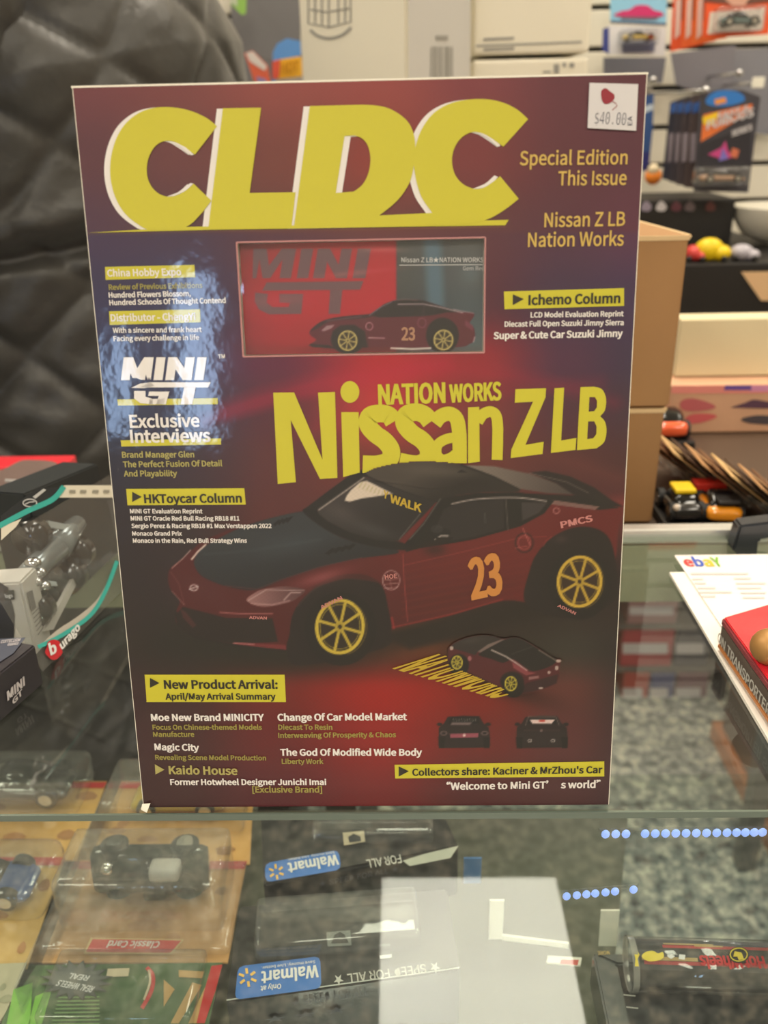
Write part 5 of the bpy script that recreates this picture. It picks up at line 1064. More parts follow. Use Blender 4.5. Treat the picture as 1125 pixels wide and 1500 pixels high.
tu = empty('clear_tube', (T0 + T1) / 2, 'clear plastic tube holding a red and yellow printed sleeve, across the black tray', 'toy package')
bm = G(); bm.cyl(T0, T1, rT, 40); bm.build('tube', M_blis2, tu, True)
g = G(); g.cyl(T0 - dT * .0005, T0 + dT * .003, rT + .0006, 40, cap=False); g.build('end_cap', clear('cap_plastic', (200, 200, 180), .1, .15, .25), tu, True)
# printed sleeve inside: half shell with flat-printed bands
def sleeve(a0, a1, s0, s1, rad, m, name, par):
    g = G(); V = []; n = 10; up = np.array([0, 0, 1.]); sd = np.cross(dT, up)
    for s in (s0, s1):
        for k in range(n + 1):
            a = math.radians(a0 + (a1 - a0) * k / n); V.append(T0 + dT * s + (up * math.sin(a) + sd * -math.cos(a) * -1) * rad)
    g.add(V, [(k, k + 1, n + 2 + k, n + 1 + k) for k in range(n)]); return g.build(name, m, par)
slv = sleeve(-20, 130, .002, .09, rT - .0012, mat('sleeve_black', (24, 22, 24), .35), 'sleeve', tu)
M_sr = mat('sleeve_red', (196, 44, 50), .35); M_sy = mat('sleeve_yellow', (222, 200, 60), .35); M_st = mat('sleeve_tan', (206, 176, 110), .35)
rr_ = rT - .001
for (a0, a1, s0, s1, m_, nm) in ((103, 108, .019, .047, M_st, 'tan_band'), (92, 101, .018, .09, M_sr, 'red_band'), (52, 60, .006, .09, M_sr, 'red_band'), (61, 69, .005, .036, M_st, 'tan_band'), (98, 103, .036, .052, M_st, 'tan_band')): sleeve(a0, a1, s0, s1, rr_, m_, nm, slv)
fs = Fr(T0 + np.array([0, 0, rT]), dT, np.cross([0, 0, 1], dT), (0, 0, 1)); g = G()
decal(g, fs, spl([(940, 1400), (946, 1394), (956, 1392), (964, 1396), (971, 1394), (972, 1402), (962, 1407), (948, 1407)], 3), -.0003); decal(g, fs, [(929, 1396), (933, 1391), (937, 1398), (934, 1404), (936, 1415), (930, 1415), (931, 1404)], -.0003); g.build('yellow_shapes', M_sy, slv)
g = G(); text(g, fs, 'Hot Wheels', (1118, 1401), (1024, 1400), -.0001, F_SANS, .035, capx=-16, slant=.1); g.build('red_lettering', M_sr, slv)
g = G(); decal(g, fs, [(1082 + 15 * math.cos(t), 1399 + 12 * math.sin(t)) for t in np.linspace(0, 6.28, 25)[:-1]], .0001); b1 = g.build('round_emblem', mat('sleeve_black'), slv)
g = G(); P_ = [(1082 + 12.5 * math.cos(t), 1399 + 9.5 * math.sin(t)) for t in np.linspace(0, 6.28, 25)]; ribbon(g, fs, P_, 1.6, .0004); decal(g, fs, [(1076, 1394), (1086, 1396), (1090, 1406), (1082, 1407), (1080, 1402), (1074, 1402)], .0004); g.build('emblem_figure', M_sy, slv)
g = G(); decal(g, fs, [(977, 1401), (983, 1398), (989, 1401), (983, 1405)], .0001); decal(g, fs, [(995, 1398), (1004, 1399), (1003, 1406), (994, 1405)], .0001); g.build('white_marks', mat('plain_white_ink'), slv)

SCL[0] = 1.0
# ================================================================ RIGHT: PAPERS, RED CASE, BLACK CLIP
M_pap = mat('paper', (238, 234, 226), .7)
G_ = 'paper sheets right of the cover box'
P1_ = [(.2005, -.04), (.415, -.04), (.415, .222), (.2005, .222)]
s1_ = tag(G().prism([(x, y, .0006) for x, y in P1_], (0, 0, .0022)).build('paper_stack', M_pap), 'neat stack of white paper along the right of the glass, lower sheets', 'paper', G_)
pa = un(988, 813, z=.004); pb_ = un(1140, 812, z=.004)
P2_ = [(pa[0] + .004, .02), (.44, .02), (.44, pa[1]), (pa[0], pa[1])]
fl = empty('printed_flyer', (.32, .15, .003), 'white printed flyer with a coloured online-shop logo, on top of the paper stack', 'paper')
G().prism([(x, y, .0032) for x, y in P2_], (0, 0, .0006)).build('sheet', mat('paper2', (236, 230, 228), .6), fl)
f_ = Fr((0, 0, .0042), (1, 0, 0), (0, 1, 0), (0, 0, 1))
for s, x, col in (('e', 1005, (214, 60, 60)), ('b', 1020, (60, 90, 190)), ('a', 1034, (230, 190, 60)), ('Y', 1047, (130, 180, 60))):
    g = G(); text(g, f_, s, (x, 829), (x + 13, 829), 0, F_SANS, .03, capx=12); g.build('logo_letter', mat('logo_' + s, col, .6), fl)
g = G()
for y, a, b_ in ((839, 1012, 1096), (847, 1014, 1030), (853, 1017, 1034), (860, 1022, 1048), (866, 1024, 1072), (872, 1028, 1048), (846, 1075, 1100), (853, 1078, 1122), (860, 1080, 1115), (867, 1085, 1122), (874, 1088, 1120)):
    decal(g, f_, [(a, y), (b_, y), (b_, y + 2.6), (a, y + 2.6)], 0)
tag(g.build('small_print', mat('print_grey', (204, 200, 198), .7), fl), kind='stuff')
# red topped case
c0 = un(1058, 903, z=.026); c1 = un(1150, 1032, z=.026); c2 = un(1150, 876, z=.026)
e1 = (c1 - c0); e2 = (c2 - c0); far = c0 + e1 + e2
zb_ = .0046
def case_layer(name, z0_, z1_, off, m, par, bev=.0006):
    Q = [np.array([q[0], q[1], z0_]) for q in (c0, c0 + e1, far, c0 + e2)]; cc = sum(Q) / 4; Q = [q + (cc - q) * off for q in Q]; return G().prism(Q, (0, 0, z1_ - z0_), bev=bev).build(name, m, par)
rc = empty('red_display_case', (c0[0] + .06, c0[1], zb_), 'flat case with a glossy red top and silver side lettering, lying on the papers', 'case')
case_layer('base_edge', zb_, zb_ + .003, 0, mat('orange_edge', (196, 128, 72), .4), rc); case_layer('side_panel', zb_ + .003, zb_ + .016, .01, mat('case_side', (104, 92, 84), .4), rc)
case_layer('lid_edge', zb_ + .016, zb_ + .020, 0, mat('case_lid', (150, 70, 76), .25, coat=.5), rc); case_layer('red_top', zb_ + .020, .0262, .03, mat('case_red', (212, 38, 52), .2, coat=.6), rc)
ffs = Fr(c0 * [1, 1, 0] + np.array([0, 0, zb_ + .0065]), e1, (0, 0, 1), (-1, -1, 0)); L_ = np.linalg.norm(e1); g = G(); text(g, ffs, 'ON TRANSPORTER SERIES', (.03 * L_, 0), (1.25 * L_, 0), .0018, F_INTER or F_SANS, .02, pixels=False, capx=.0062); g.build('side_lettering', mat('silver_ink', (200, 198, 192), .4), rc)
g = G(); gb = un(1130, 948, z=.034); g.ball(gb, .011, 20, (1, 1, .9)); 
tag(g.build('gold_ornament', mat('gold_orn', (176, 132, 78), .45, metal=.4), None, True), 'rounded gold ornament on the red case at the right edge', 'ornament')
# black clip on the rail
def P3(x, y, yy): return un(x, y, y=yy)
yk = .262
bk = [P3(1084, 770, yk), P3(1150, 762, yk), P3(1150, 784, yk), P3(1112, 792, yk), P3(1109, 818, yk), P3(1094, 827, yk), P3(1073, 806, yk)]
tag(G().prism(bk, (0, .014, 0), bev=.0015).build('black_bracket', mat('bracket_black', (38, 42, 50), .35, coat=.3)), 'black angular plastic bracket on the rear rail at the right edge', 'bracket')

# ================================================================ RIGHT BACKGROUND ON THE TABLE
M_blk = mat('flat_black', (30, 27, 26), .5)
# cars on black base behind the rail
def base_car(px, py, y, L, W, H, rot, col, label, style='coupe'):
    c = un(px, py, y=y); c[2] = max(c[2], TT); r_ = empty('toy_car', (c[0], y, TT), label, 'toy car', 'loose cars behind the rear rail')
    G().box((c[0], y, TT + .004), (W * 1.35, L * 1.15, .008), bev=.002).build('plinth', M_blk, r_)
    toy(r_, Matrix.Translation((c[0], y, TT + .008)) @ Matrix.Rotation(math.radians(rot), 4, 'Z'), L, W, H, mat('bc_%d' % px, col, .25, coat=1), M_dg, M_chrome, name='body', style=style)
    return r_, c
rX, cX = base_car(993, 756, .375, .050, .027, .025, 92, (32, 30, 32), 'black toy car with a yellow roof panel behind the rear rail')
G().box((cX[0], .372, TT + .0325), (.018, .020, .004), bev=.0018).build('yellow_roof', mat('bright_yellow', (232, 196, 20), .4), rX)
G().ball((cX[0] - .010, .352, TT + .023), .0030, 10).build('lamp', mat('lamp_white', (220, 205, 190), .3), rX, True)
rY, cY = base_car(1050, 756, .375, .056, .031, .022, 82, (238, 150, 30), 'orange toy car with a black bonnet and red tail behind the rear rail')
G().box((cY[0] - .002, .398, TT + .0235), (.028, .014, .009), bev=.002).build('red_tail', mat('bright_red', (206, 52, 40), .4), rY)
G().box((cY[0], .362, TT + .0265), (.019, .024, .004), bev=.0018).build('black_panel', M_blk, rY)
rZ, cZ = base_car(958, 762, .585, .062, .034, .028, 90, (236, 96, 50), 'orange-red toy car half hidden by the brown cartons')
# bin of carded cars seen edge on, with pink header cards
rs = np.random.RandomState(4); first = None
names = ['tan', 'brown', 'pale tan', 'dark brown', 'sandy', 'umber', 'buff', 'walnut', 'cream', 'coffee']
for k in range(10):
    cpos = un(974 + 21 * k, 664 + 8.5 * k, z=TT + .026)
    col = [(196, 150, 104), (120, 84, 56), (224, 186, 130), (74, 52, 38)][k % 4]
    r_ = empty('carded_car', (cpos[0], cpos[1], TT), names[k] + ' carded car leaning behind the loose cars, %s from the left of its row' % ['first', 'second', 'third', 'fourth', 'fifth', 'sixth', 'seventh', 'eighth', 'ninth', 'tenth'][k], 'toy package', 'leaning carded cars on the table')
    R_ = Matrix.Rotation(math.radians(-52), 3, 'Y'); q_ = Vector(cpos)
    G().box(q_, (.0016, .055, .072), R_, bev=.0005).build('card', mat('lean_%d' % (k % 4), col, .5, vary=.3), r_)
    v = R_ @ Vector((-.006, 0, -.006)); blister(r_, q_ + v, (.010, .034, .024), R_, .003, M_blis2)
# pink topped shelf box with printed cars, cream carton on it
ys = .60; p0 = un(984, 565, y=ys); p1 = un(1200, 565, y=ys); zpk = p0[2]; zlow = un(1000, 640, y=ys)[2]
pk = empty('printed_tray_box', ((p0[0] + p1[0]) / 2, ys + .08, TT), 'tan counter display box with pink and purple top edge and printed cars', 'display box')
G().box(((p0[0] + p1[0]) / 2, ys + .08, (TT + zpk) / 2), (p1[0] - p0[0], .16, zpk - TT), bev=.002).build('box_body', mat('tray_tan', (218, 172, 140), .5, vary=.08), pk)
fpk = Fr((p0[0], ys, 0), (1, 0, 0), (0, 0, 1), (0, -1, 0))
g = G(); decal(g, fpk, [(984, 565), (1200, 563), (1200, 576), (983, 576)], .0006); g.build('pink_edge', mat('edge_pink', (238, 150, 140), .5), pk)
g = G(); decal(g, fpk, [(1062, 564), (1100, 564), (1100, 571), (1060, 571)], .001); g.build('purple_mark', mat('mark_purple', (110, 80, 165), .5), pk)
g = G(); decal(g, fpk, [(1100, 564), (1200, 564), (1200, 573), (1098, 573)], .0008); g.build('lilac_mark', mat('mark_lilac', (222, 150, 190), .5), pk)
for nm, P_, col in (('printed_car', [(996, 590), (1004, 584), (1020, 584), (1044, 592), (1046, 598), (1020, 602), (1000, 600)], (196, 104, 108)), ('printed_car', [(1004, 612), (1016, 606), (1040, 606), (1050, 610), (1030, 618), (1010, 620)], (214, 100, 104)), ('printed_car', [(1072, 596), (1090, 590), (1104, 585), (1125, 588), (1160, 592), (1160, 598), (1080, 597)], (92, 62, 84)), ('printed_car', [(1085, 614), (1100, 609), (1120, 608), (1150, 612), (1150, 622), (1100, 620)], (80, 72, 78))):
    g = G(); decal(g, fpk, spl(P_, 3), .001); g.build(nm, mat('pc_%d' % P_[0][0], col, .5), pk)
yc = .63; q0 = un(1000, 563, y=yc); q1 = un(1119, 563, y=yc); q2 = un(1000, 468, y=yc)
tag(G().box(((q0[0] + q1[0]) / 2, yc + .015, (zpk + .001 + q2[2]) / 2), (q1[0] - q0[0] + .02, .03, q2[2] - zpk - .001), bev=.002).build('cream_box', mat('cream_card', (228, 214, 176), .6)), 'plain cream carton standing on the pink-edged display box', 'box')
q3 = un(1126, 563, y=yc); tag(G().box((q3[0] + .05, yc + .015, (zpk + .001 + q2[2]) / 2), (.085, .03, q2[2] - zpk - .001), bev=.002).build('cream_box', mat('cream_card2', (216, 200, 160), .6)), 'second cream carton cut off by the right edge, beside the first', 'box')
# black display riser with toys on it
yr = 1.02; r0 = un(940, 385, y=yr); r1_ = un(1200, 385, y=yr); zrt = un(1050, 386, y=yr)[2]; zrb = un(1050, 480, y=yr)[2]
ri = empty('black_shelf', ((r0[0] + r1_[0]) / 2, yr + .09, zrb), 'thick black shelf fixed to the slatted wall with small toys on top', 'shelf')
G().box(((r0[0] + r1_[0]) / 2, (yr + 1.499) / 2, (zrt + zrb) / 2), (r1_[0] - r0[0], 1.499 - yr, zrt - zrb), bev=.003).build('shelf_body', M_blk, ri)
fr_ = Fr((r0[0], yr, 0), (1, 0, 0), (0, 0, 1), (0, -1, 0)); g = G(); decal(g, fr_, [(1085, 398), (1200, 396), (1200, 442), (1114, 440)], .002); g.build('tan_card', mat('tan_card', (222, 184, 140), .6), ri)
yb_ = yr + .17
r0b = un(900, 300, y=yb_); r1b = un(1078, 300, y=yb_); zbt = un(1000, 292, y=yb_)[2]
bb = empty('black_bin', (r0b[0] + .1, yb_ + .05, zrt), 'black bin of dark packages at the back of the black shelf', 'bin')
G().box(((r0b[0] + r1b[0]) / 2, yb_ + .07, (zrt + .0005 + zbt) / 2), (r1b[0] - r0b[0], .14, zbt - zrt - .0005), bev=.004).build('bin_body', M_blk, bb)
fbb = Fr((r0b[0], yb_, 0), (1, 0, 0), (0, 0, 1), (0, -1, 0))
for x, col in ((946, (150, 140, 160)), (968, (205, 200, 205)), (990, (96, 52, 64)), (1010, (110, 96, 100)), (1040, (92, 50, 48))):
    g = G(); decal(g, fbb, spl([(x - 7, 302), (x, 294), (x + 8, 302), (x + 4, 309), (x - 6, 308)], 3), .002); g.build('package_front', mat('pf_%d' % x, col, .4), bb)
def trinket(px, py, rx, rz, col, label, pts=None):
    c = un(px, py, y=yr + .02); r_ = empty('small_toy', (c[0], yr + .02, zrt), label, 'toy', 'small toys on the black shelf')
    zz = zrt + rz; g = G(); g.ball((c[0], yr + .025, zz), 1, 14, (rx, .014, rz)); g.ball((c[0] + rx * .8, yr + .022, zrt + rz * .7), 1, 12, (rx * .7, .013, rz * .7)); g.build('body', mat('tr_%d' % px, col, .4), r_, True)
    g = G(); g.ball((c[0] - rx * .6, yr + .016, zrt + .005), .005, 10); g.ball((c[0] + rx * .9, yr + .012, zrt + .005), .005, 10); g.build('feet', M_blk, r_, True)
trinket(1040, 366, .022, .017, (232, 200, 18), 'bright yellow toy on the black shelf'); trinket(1016, 374, .012, .012, (206, 66, 62), 'red toy on the black shelf beside the carton top'); trinket(1088, 368, .018, .012, (176, 172, 182), 'silver-white toy on the black shelf right of the yellow one')
wbw = empty('white_bowl', un(1120, 350, y=1.2), 'rounded white dish at the right edge above the black shelf', 'dish')
c = un(1128, 350, y=1.23); prof = [(0, -.03), (.03, -.028), (.06, -.012), (.075, .012), (.078, .03)]
g = G(); V = []; n = 24
for r0_, z_ in prof:
    for k in range(n): V.append((c[0] + r0_ * math.cos(6.2832 * k / n), 1.2 + r0_ * math.sin(6.2832 * k / n), zrt + .032 + z_))
g.add(V, [(j * n + k, j * n + (k + 1) % n, (j + 1) * n + (k + 1) % n, (j + 1) * n + k) for j in range(len(prof) - 1) for k in range(n)]); g.build('bowl', mat('china_white', (220, 216, 204), .3), wbw, True)

# ================================================================ WALL: HOOKS AND CARDED CARS
M_hook = mat('steel_hook', (190, 190, 192), .25, metal=1)
def hook(px, py, y_front, label):
    c = un(px, py, y=y_front); r_ = empty('wall_hook', (c[0], 1.5, c[2]), label, 'hook', 'steel display hooks')
    g = G(); g.cyl((c[0], y_front, c[2]), (c[0], 1.498, c[2]), .0022, 8); g.ball((c[0], y_front, c[2]), .006, 10); g.build('prong', M_hook, r_, True)
    G().box((c[0], 1.496, c[2]), (.03, .006, .03), bev=.001).build('wall_plate', M_hook, r_)
    return c
def peg_card(px, y, base, label, prints, th=.0012, dome=None, group=None, dep=0):
    """hanging card at distance y: px polygon, prints = [(name, polygon, colour)]"""
    P = [un(a, b_, y=y) for a, b_ in px]; c = sum(P) / len(P)
    r_ = empty('carded_toy_car', (c[0], y, min(p[2] for p in P)), label, 'toy package', group)
    if 'left of the white' in label or 'jacket' in label: tp_ = max(P, key=lambda p: p[2]); g = G(); hx = (c[0] + tp_[0]) / 2; g.cyl((hx, y + .0015, tp_[2] - .006), (hx, 1.469, tp_[2] - .006), .0014, 6); g.build('hang_rod', mat('steel_hook', (190, 190, 192), .25, metal=1), r_)
    G().prism(P, (0, th, 0)).build('card', mat('pc_%s' % (base,), base, .4), r_)
    f_ = Fr((c[0], y, c[2]), (1, 0, 0), (0, 0, 1), (0, -1, 0))
    for i, (nm, Q, col) in enumerate(prints):
        g = G(); decal(g, f_, Q, .0006 + .0004 * i); g.build(nm, mat('pp_%s' % (col,), col, .4), r_)
    if dome:
        a = un(dome[0], dome[1], y=y - .018); b_ = un(dome[2], dome[3], y=y - .018)
        blister(r_, ((a[0] + b_[0]) / 2, y - .017, (a[2] + b_[2]) / 2), (abs(b_[0] - a[0]), .034, abs(a[2] - b_[2])), None, .006, M_blis2)
        if len(dome) > 4: toy(r_, Matrix.Translation(((a[0] + b_[0]) / 2, y - .02, min(a[2], b_[2]) + .006)), abs(b_[0] - a[0]) * .86, .026, abs(a[2] - b_[2]) * .62, mat('tc_%s' % (dome[4],), dome[4], .2, coat=1), M_dg, M_chrome)
    return r_, f_
GW = 'carded cars on the slatted wall'
def carpoly(x, y, w_, h_): return [tuple(q) for q in spl([(x, y), (x + w_ * .1, y - h_ * .45), (x + w_ * .3, y - h_ * .6), (x + w_ * .45, y - h_), (x + w_ * .7, y - h_), (x + w_ * .85, y - h_ * .55), (x + w_, y - h_ * .4), (x + w_, y)], 3)]
peg_card([(894, -30), (978, -30), (976, 34), (894, 30)], 1.40, (140, 196, 226), 'pale blue carded pink car, topmost at the right of the white cartons', [('dark_strip', [(894, 30), (976, 34), (976, 38), (894, 34)], (70, 80, 110)), ('printed_car', carpoly(902, 24, 66, 16), (196, 50, 110)), ('printed_shade', [(908, 24), (966, 25), (960, 29), (910, 28)], (110, 90, 110))], group=GW)
peg_card([(890, 37), (976, 40), (974, 82), (892, 80)], 1.385, (216, 216, 220), 'white carded yellow car with navy edge, under the pale blue one', [('navy_edge', [(883, 42), (892, 40), (892, 80), (882, 74)], (56, 68, 140)), ('slate_band', [(910, 62), (960, 60), (958, 76), (912, 78)], (110, 114, 140))], dome=(908, 42, 962, 66, (206, 176, 70)), group=GW)
peg_card([(884, 84), (976, 84), (970, 122), (884, 122)], 1.47, (112, 112, 122), 'flat grey sheet in place of shade on the slatted wall, under the white carded car', [], group=GW)  # three grey sheets from here paint in shade on the slatted wall
peg_card([(982, 78), (1078, 66), (1072, 150), (990, 124)], 1.46, (120, 118, 126), 'flat grey sheet in place of shade on the slatted wall, under the orange cards', [], group=GW)
peg_card([(1070, 72), (1140, 70), (1140, 200), (1076, 190)], 1.475, (124, 124, 132), 'flat grey sheet in place of wall shade beside the hooks at the right edge', [], group=GW)
# orange cards stacked on one hook
oc = (232, 88, 40)
for k, (dx, yy, nm) in enumerate(((-46, 1.30, 'rearmost'), (-30, 1.26, 'third'), (-14, 1.22, 'second'))):
    peg_card([(1034 + dx, -30), (1060 + dx + 20, -30), (1058 + dx + 20, 64 - k * 4), (1028 + dx, 76 - k * 6)], yy, (222, 90 + 10 * k, 50), nm + ' orange card edge in the orange stack at the top right', [('white_print', [(1036 + dx, 0), (1044 + dx, -4), (1042 + dx, 50), (1034 + dx, 58)], (220, 196, 186)), ('dark_print', [(1046 + dx, -20), (1058 + dx, -20), (1054 + dx, 26), (1044 + dx, 30)], (80, 60, 60))], group=GW)
peg_card([(1036, -40), (1140, -40), (1126, 50), (1030, 56)], 1.18, oc, 'orange card with a white window and dark green beetle-shaped car, front of the orange stack', [('white_window', [(1040, 18), (1120, 12), (1116, 44), (1036, 50)], (232, 218, 204)), ('dark_art', [(1030, -20), (1140, -20), (1130, 2), (1084, 8), (1030, 2)], (110, 72, 60)), ('pale_art', [(1060, -2), (1100, -6), (1090, 8), (1072, 8)], (210, 160, 140))], dome=(1050, 10, 1114, 46, (38, 76, 70)), group=GW)
# dark movie-style cards, a leaning stack of five
for k, (x0_, yy) in enumerate(((976, 1.30), (986, 1.26), (996, 1.22), (1008, 1.18))):
    peg_card([(x0_ + 6, 150 - k * 2), (x0_ + 34, 140 - k * 2), (x0_ + 30, 270 + k * 3), (x0_ - 6, 262 + k * 4)], yy, (58 + 8 * k, 58 + 4 * k, 70), ['rearmost', 'fourth', 'third', 'second'][k] + ' dark card edge in the stack with the blue-topped card', [('blue_top', [(x0_ + 7, 152), (x0_ + 24, 146), (x0_ + 23, 162), (x0_ + 6, 166)], (62, 100, 170)), ('pale_stripe', [(x0_ + 4, 196), (x0_ + 12, 194), (x0_ + 10, 236), (x0_ + 2, 238)], (150, 140, 150)), ('red_stripe', [(x0_ + 14, 216), (x0_ + 20, 214), (x0_ + 18, 250), (x0_ + 12, 250)], (130, 60, 76))], group=GW)
rk, fk = peg_card([(1026, 140), (1048, 132), (1088, 132), (1114, 142), (1096, 282), (1016, 280)], 1.14, (66, 64, 72), 'dark card with a blue rounded top, yellow and orange slanted lettering, front of its stack', [('blue_top', spl([(1034, 152), (1040, 138), (1060, 132), (1084, 136), (1090, 148), (1060, 156)], 3), (48, 120, 200)), ('orange_logo', [(1046, 146), (1062, 142), (1064, 150), (1048, 154)], (226, 150, 80)), ('orange_flash', [(1030, 168), (1102, 152), (1100, 164), (1026, 208)], (228, 120, 60)), ('yellow_flash', [(1028, 172), (1052, 164), (1046, 184), (1030, 182)], (240, 205, 40)), ('dark_field', [(1024, 212), (1100, 184), (1098, 244), (1022, 246)], (44, 42, 50)),
    ('pink_shape', [(1036, 226), (1056, 216), (1062, 206), (1066, 222), (1080, 228), (1060, 234)], (190, 66, 130)), ('lilac_shape', [(1052, 236), (1058, 216), (1066, 232)], (120, 110, 190)), ('orange_shape', [(1072, 216), (1082, 220), (1078, 232), (1068, 228)], (200, 110, 80))], dome=(1020, 244, 1092, 272, (170, 130, 96)), group=GW)
g = G(); text(g, fk, 'FAST &', (1050, 176), (1096, 164), .004, F_SANS, .03, capx=10, slant=.2); text(g, fk, 'FURIOUS', (1034, 190), (1102, 170), .004, F_SANS, .03, capx=12, slant=.2); text(g, fk, 'SERIES', (1070, 200), (1100, 190), .004, F_SANS, .03, capx=8, slant=.2); g.build('slanted_lettering', mat('grey_lettering', (206, 202, 206), .4), rk)
peg_card([(930, 142), (958, 138), (956, 190), (950, 250), (930, 250)], 1.30, (52, 84, 140), 'blue card almost hidden by the top right corner of the cover box', [('pale_stripe', [(930, 160), (956, 152), (957, 160), (930, 172)], (190, 205, 220)), ('navy_foot', [(930, 224), (952, 222), (950, 250), (930, 250)], (50, 52, 120))], group=GW)
co = un(957, 258, y=1.25); ot = empty('orange_toy', co, 'orange and white round toy peeking out beside the cover box edge', 'toy'); G().ball(co, .014, 14).build('ball', mat('orange_ball', (240, 140, 50), .4), ot, True); G().ball(co + np.array([-.002, -.004, .010]), .010, 12).build('cream_top', mat('cream'), ot, True)
G().cyl(co + np.array([0, .004, .014]), (co[0], 1.5, co[2] + .014), .0015, 6).build('hanger', M_hook, ot)
hook(957, 117, 1.32, 'steel hook with a round end just right of the cover box corner'); hook(1083, 107, 1.30, 'steel hook with a round end above the blue-topped card')
hk = hook(1108, 121, 1.30, 'steel hook with a white price tab at the right edge'); hook(1034, 132, 1.13, 'steel hook carrying the dark cards')
G().box((hk[0], 1.292, hk[2]), (.02, .002, .016), bev=.001).build('price_tab', mat('tag_white'))
bpy.data.objects['price_tab'].parent = [o for o in bpy.data.objects if o.name.startswith('wall_hook')][2]; _o = bpy.data.objects['price_tab']; _o.matrix_parent_inverse = world(_o.parent).inverted()
# left of the white cartons: grey panel, two cards, green pack
gp = [un(338, -40, y=1.47), un(440, -40, y=1.47), un(440, 180, y=1.47), un(338, 180, y=1.47)]
tag(G().prism(gp, (0, .01, 0), bev=.002).build('grey_panel', mat('panel_grey', (112, 110, 112), .5)), 'dark grey display panel on the slatted wall left of the white cartons', 'panel')
rh, fh = peg_card([(398, 128), (400, 76), (406, 64), (420, 56), (440, 60), (444, 128)], 1.30, (96, 150, 216), 'blue-topped card with yellow letters left of the white cartons', [('yellow_field', [(404, 88), (442, 82), (443, 112), (404, 116)], (238, 180, 50)), ('red_edge', [(399, 90), (411, 87), (409, 114), (399, 116)], (216, 90, 70)), ('grey_foot', [(404, 117), (443, 113), (443, 128), (404, 128)], (170, 160, 150))], group=GW)
g = G(); text(g, fh, 'HOT', (412, 108), (438, 105), .003, F_SANS, .04, capx=16, slant=.15); g.build('ochre_lettering', mat('ochre_ink', (200, 140, 20), .4), rh)
peg_card([(358, 78), (370, 74), (392, 96), (398, 130), (376, 130)], 1.26, (226, 108, 80), 'slim orange and white card edge beside the jacket shoulder', [('white_edge', [(360, 78), (370, 75), (391, 97), (388, 104), (366, 90)], (226, 216, 212)), ('lilac_foot', [(376, 112), (390, 116), (392, 130), (378, 130)], (150, 140, 190))], group=GW)
peg_card([(338, -30), (362, -30), (360, 20), (354, 22), (338, 6)], 1.36, (150, 196, 96), 'green pack edge at the top above the jacket shoulder', [('pale_corner', [(338, -20), (346, -20), (348, 10), (338, 4)], (196, 206, 180))], group=GW)

# ================================================================ LEFT: BOXES STANDING ON THE GLASS
M_teal = mat('teal', (60, 176, 168), .3, coat=.5)
def quad_box(base, top, m, name, par, bev=.001):
    """solid from 4 base and 4 top points"""
    bm = bmesh.new(); vs_ = [bm.verts.new(tuple(p)) for p in list(base) + list(top)]
    for f in ((3, 2, 1, 0), (4, 5, 6, 7), (0, 1, 5, 4), (1, 2, 6, 5), (2, 3, 7, 6), (3, 0, 4, 7)): bm.faces.new([vs_[i] for i in f])
    bmesh.ops.recalc_face_normals(bm, faces=bm.faces)
    if bev: bmesh.ops.bevel(bm, geom=bm.edges[:], offset=bev, segments=2, affect='EDGES')
    return G().bm(bm).build(name, m, par)
zg = .0006
# big windowed box leaning back: face quad bottom-front, bottom-back, top-back, top-front
F0 = un(62, 984, z=zg); F1 = un(182, 862, z=zg); dF = (F1 - F0) / np.linalg.norm(F1 - F0); sF = np.array([-dF[1], dF[0], 0]); uF = math.cos(math.radians(13)) * np.array([0, 0, 1.]) + math.sin(math.radians(13)) * sF
F1 = F0 + dF * .155; F2 = F0 + dF * .155 + uF * .072; F3 = F0 + uF * .084 - dF * .012
nF = np.cross(F1 - F0, F3 - F0); nF /= np.linalg.norm(nF)
if nF[0] < 0: nF = -nF
# keep the face planar
F2 = F2 - ((F2 - F0) @ nF) * nF
bkv = np.array([-.075, .030, 0])
bw = empty('windowed_car_box', (F0 + F1) / 2 + bkv / 2, 'large teal-edged window box with a silver and black racer, left of the cover box', 'toy package')
ffb = Fr(F0, F1 - F0, F3 - F0, nF)
lo = lambda P, d_: P + nF * d_
quad_box([F0 + dF * .075 + sF * .03, F1 + sF * .03, F1 + sF * .07, F0 + dF * .075 + sF * .07], [F3 + dF * .083 + sF * .022, F2 + sF * .022, F2 + sF * .05, F3 + dF * .083 + sF * .05], mat('box_inner_dark', (40, 44, 46), .5), 'carton', bw)
def fd(pts, lift, nm, m_, par=bw):
    g = G(); decal(g, ffb, pts, lift); return g.build(nm, m_, par)
# white top edge strip, dark header with badge, teal borders, all on the tilted face
fd([(93, 711), (175, 711), (175, 729), (86, 729)], .0004, 'white_top_strip', mat('strip_white', (222, 216, 200), .5))
fd([(0, 756), (52, 716), (95, 713), (86, 729), (0, 768)], .0004, 'dark_header', mat('header_dark', (44, 50, 56), .4))
g = G(); ribbon(g, ffb, spl([(-20, 780), (2, 768), (40, 748), (75, 732), (92, 713)], 5, False), 8, .0009); g.build('teal_border', M_teal, bw); g = G(); ribbon(g, ffb, spl([(54, 948), (90, 930), (130, 902), (152, 868), (170, 822)], 5, False), 6, .0009); g.build('teal_border', M_teal, bw)
g = G(); P_ = [(42 + 10 * math.cos(t), 737 + 5.5 * math.sin(t)) for t in np.linspace(0, 6.28, 21)]; ribbon(g, ffb, P_, 1.8, .0009); ribbon(g, ffb, [(35, 739), (41, 736), (49, 735)], 1.6, .0009); decal(g, ffb, [(46, 728), (62, 716), (66, 718), (50, 731)], .0009); g.build('header_badge', mat('badge_silver', (190, 192, 194), .4), bw)
fd([(0, 772), (30, 760), (22, 772), (0, 792)], .0007, 'white_corner', mat('strip_white'))
g = G()
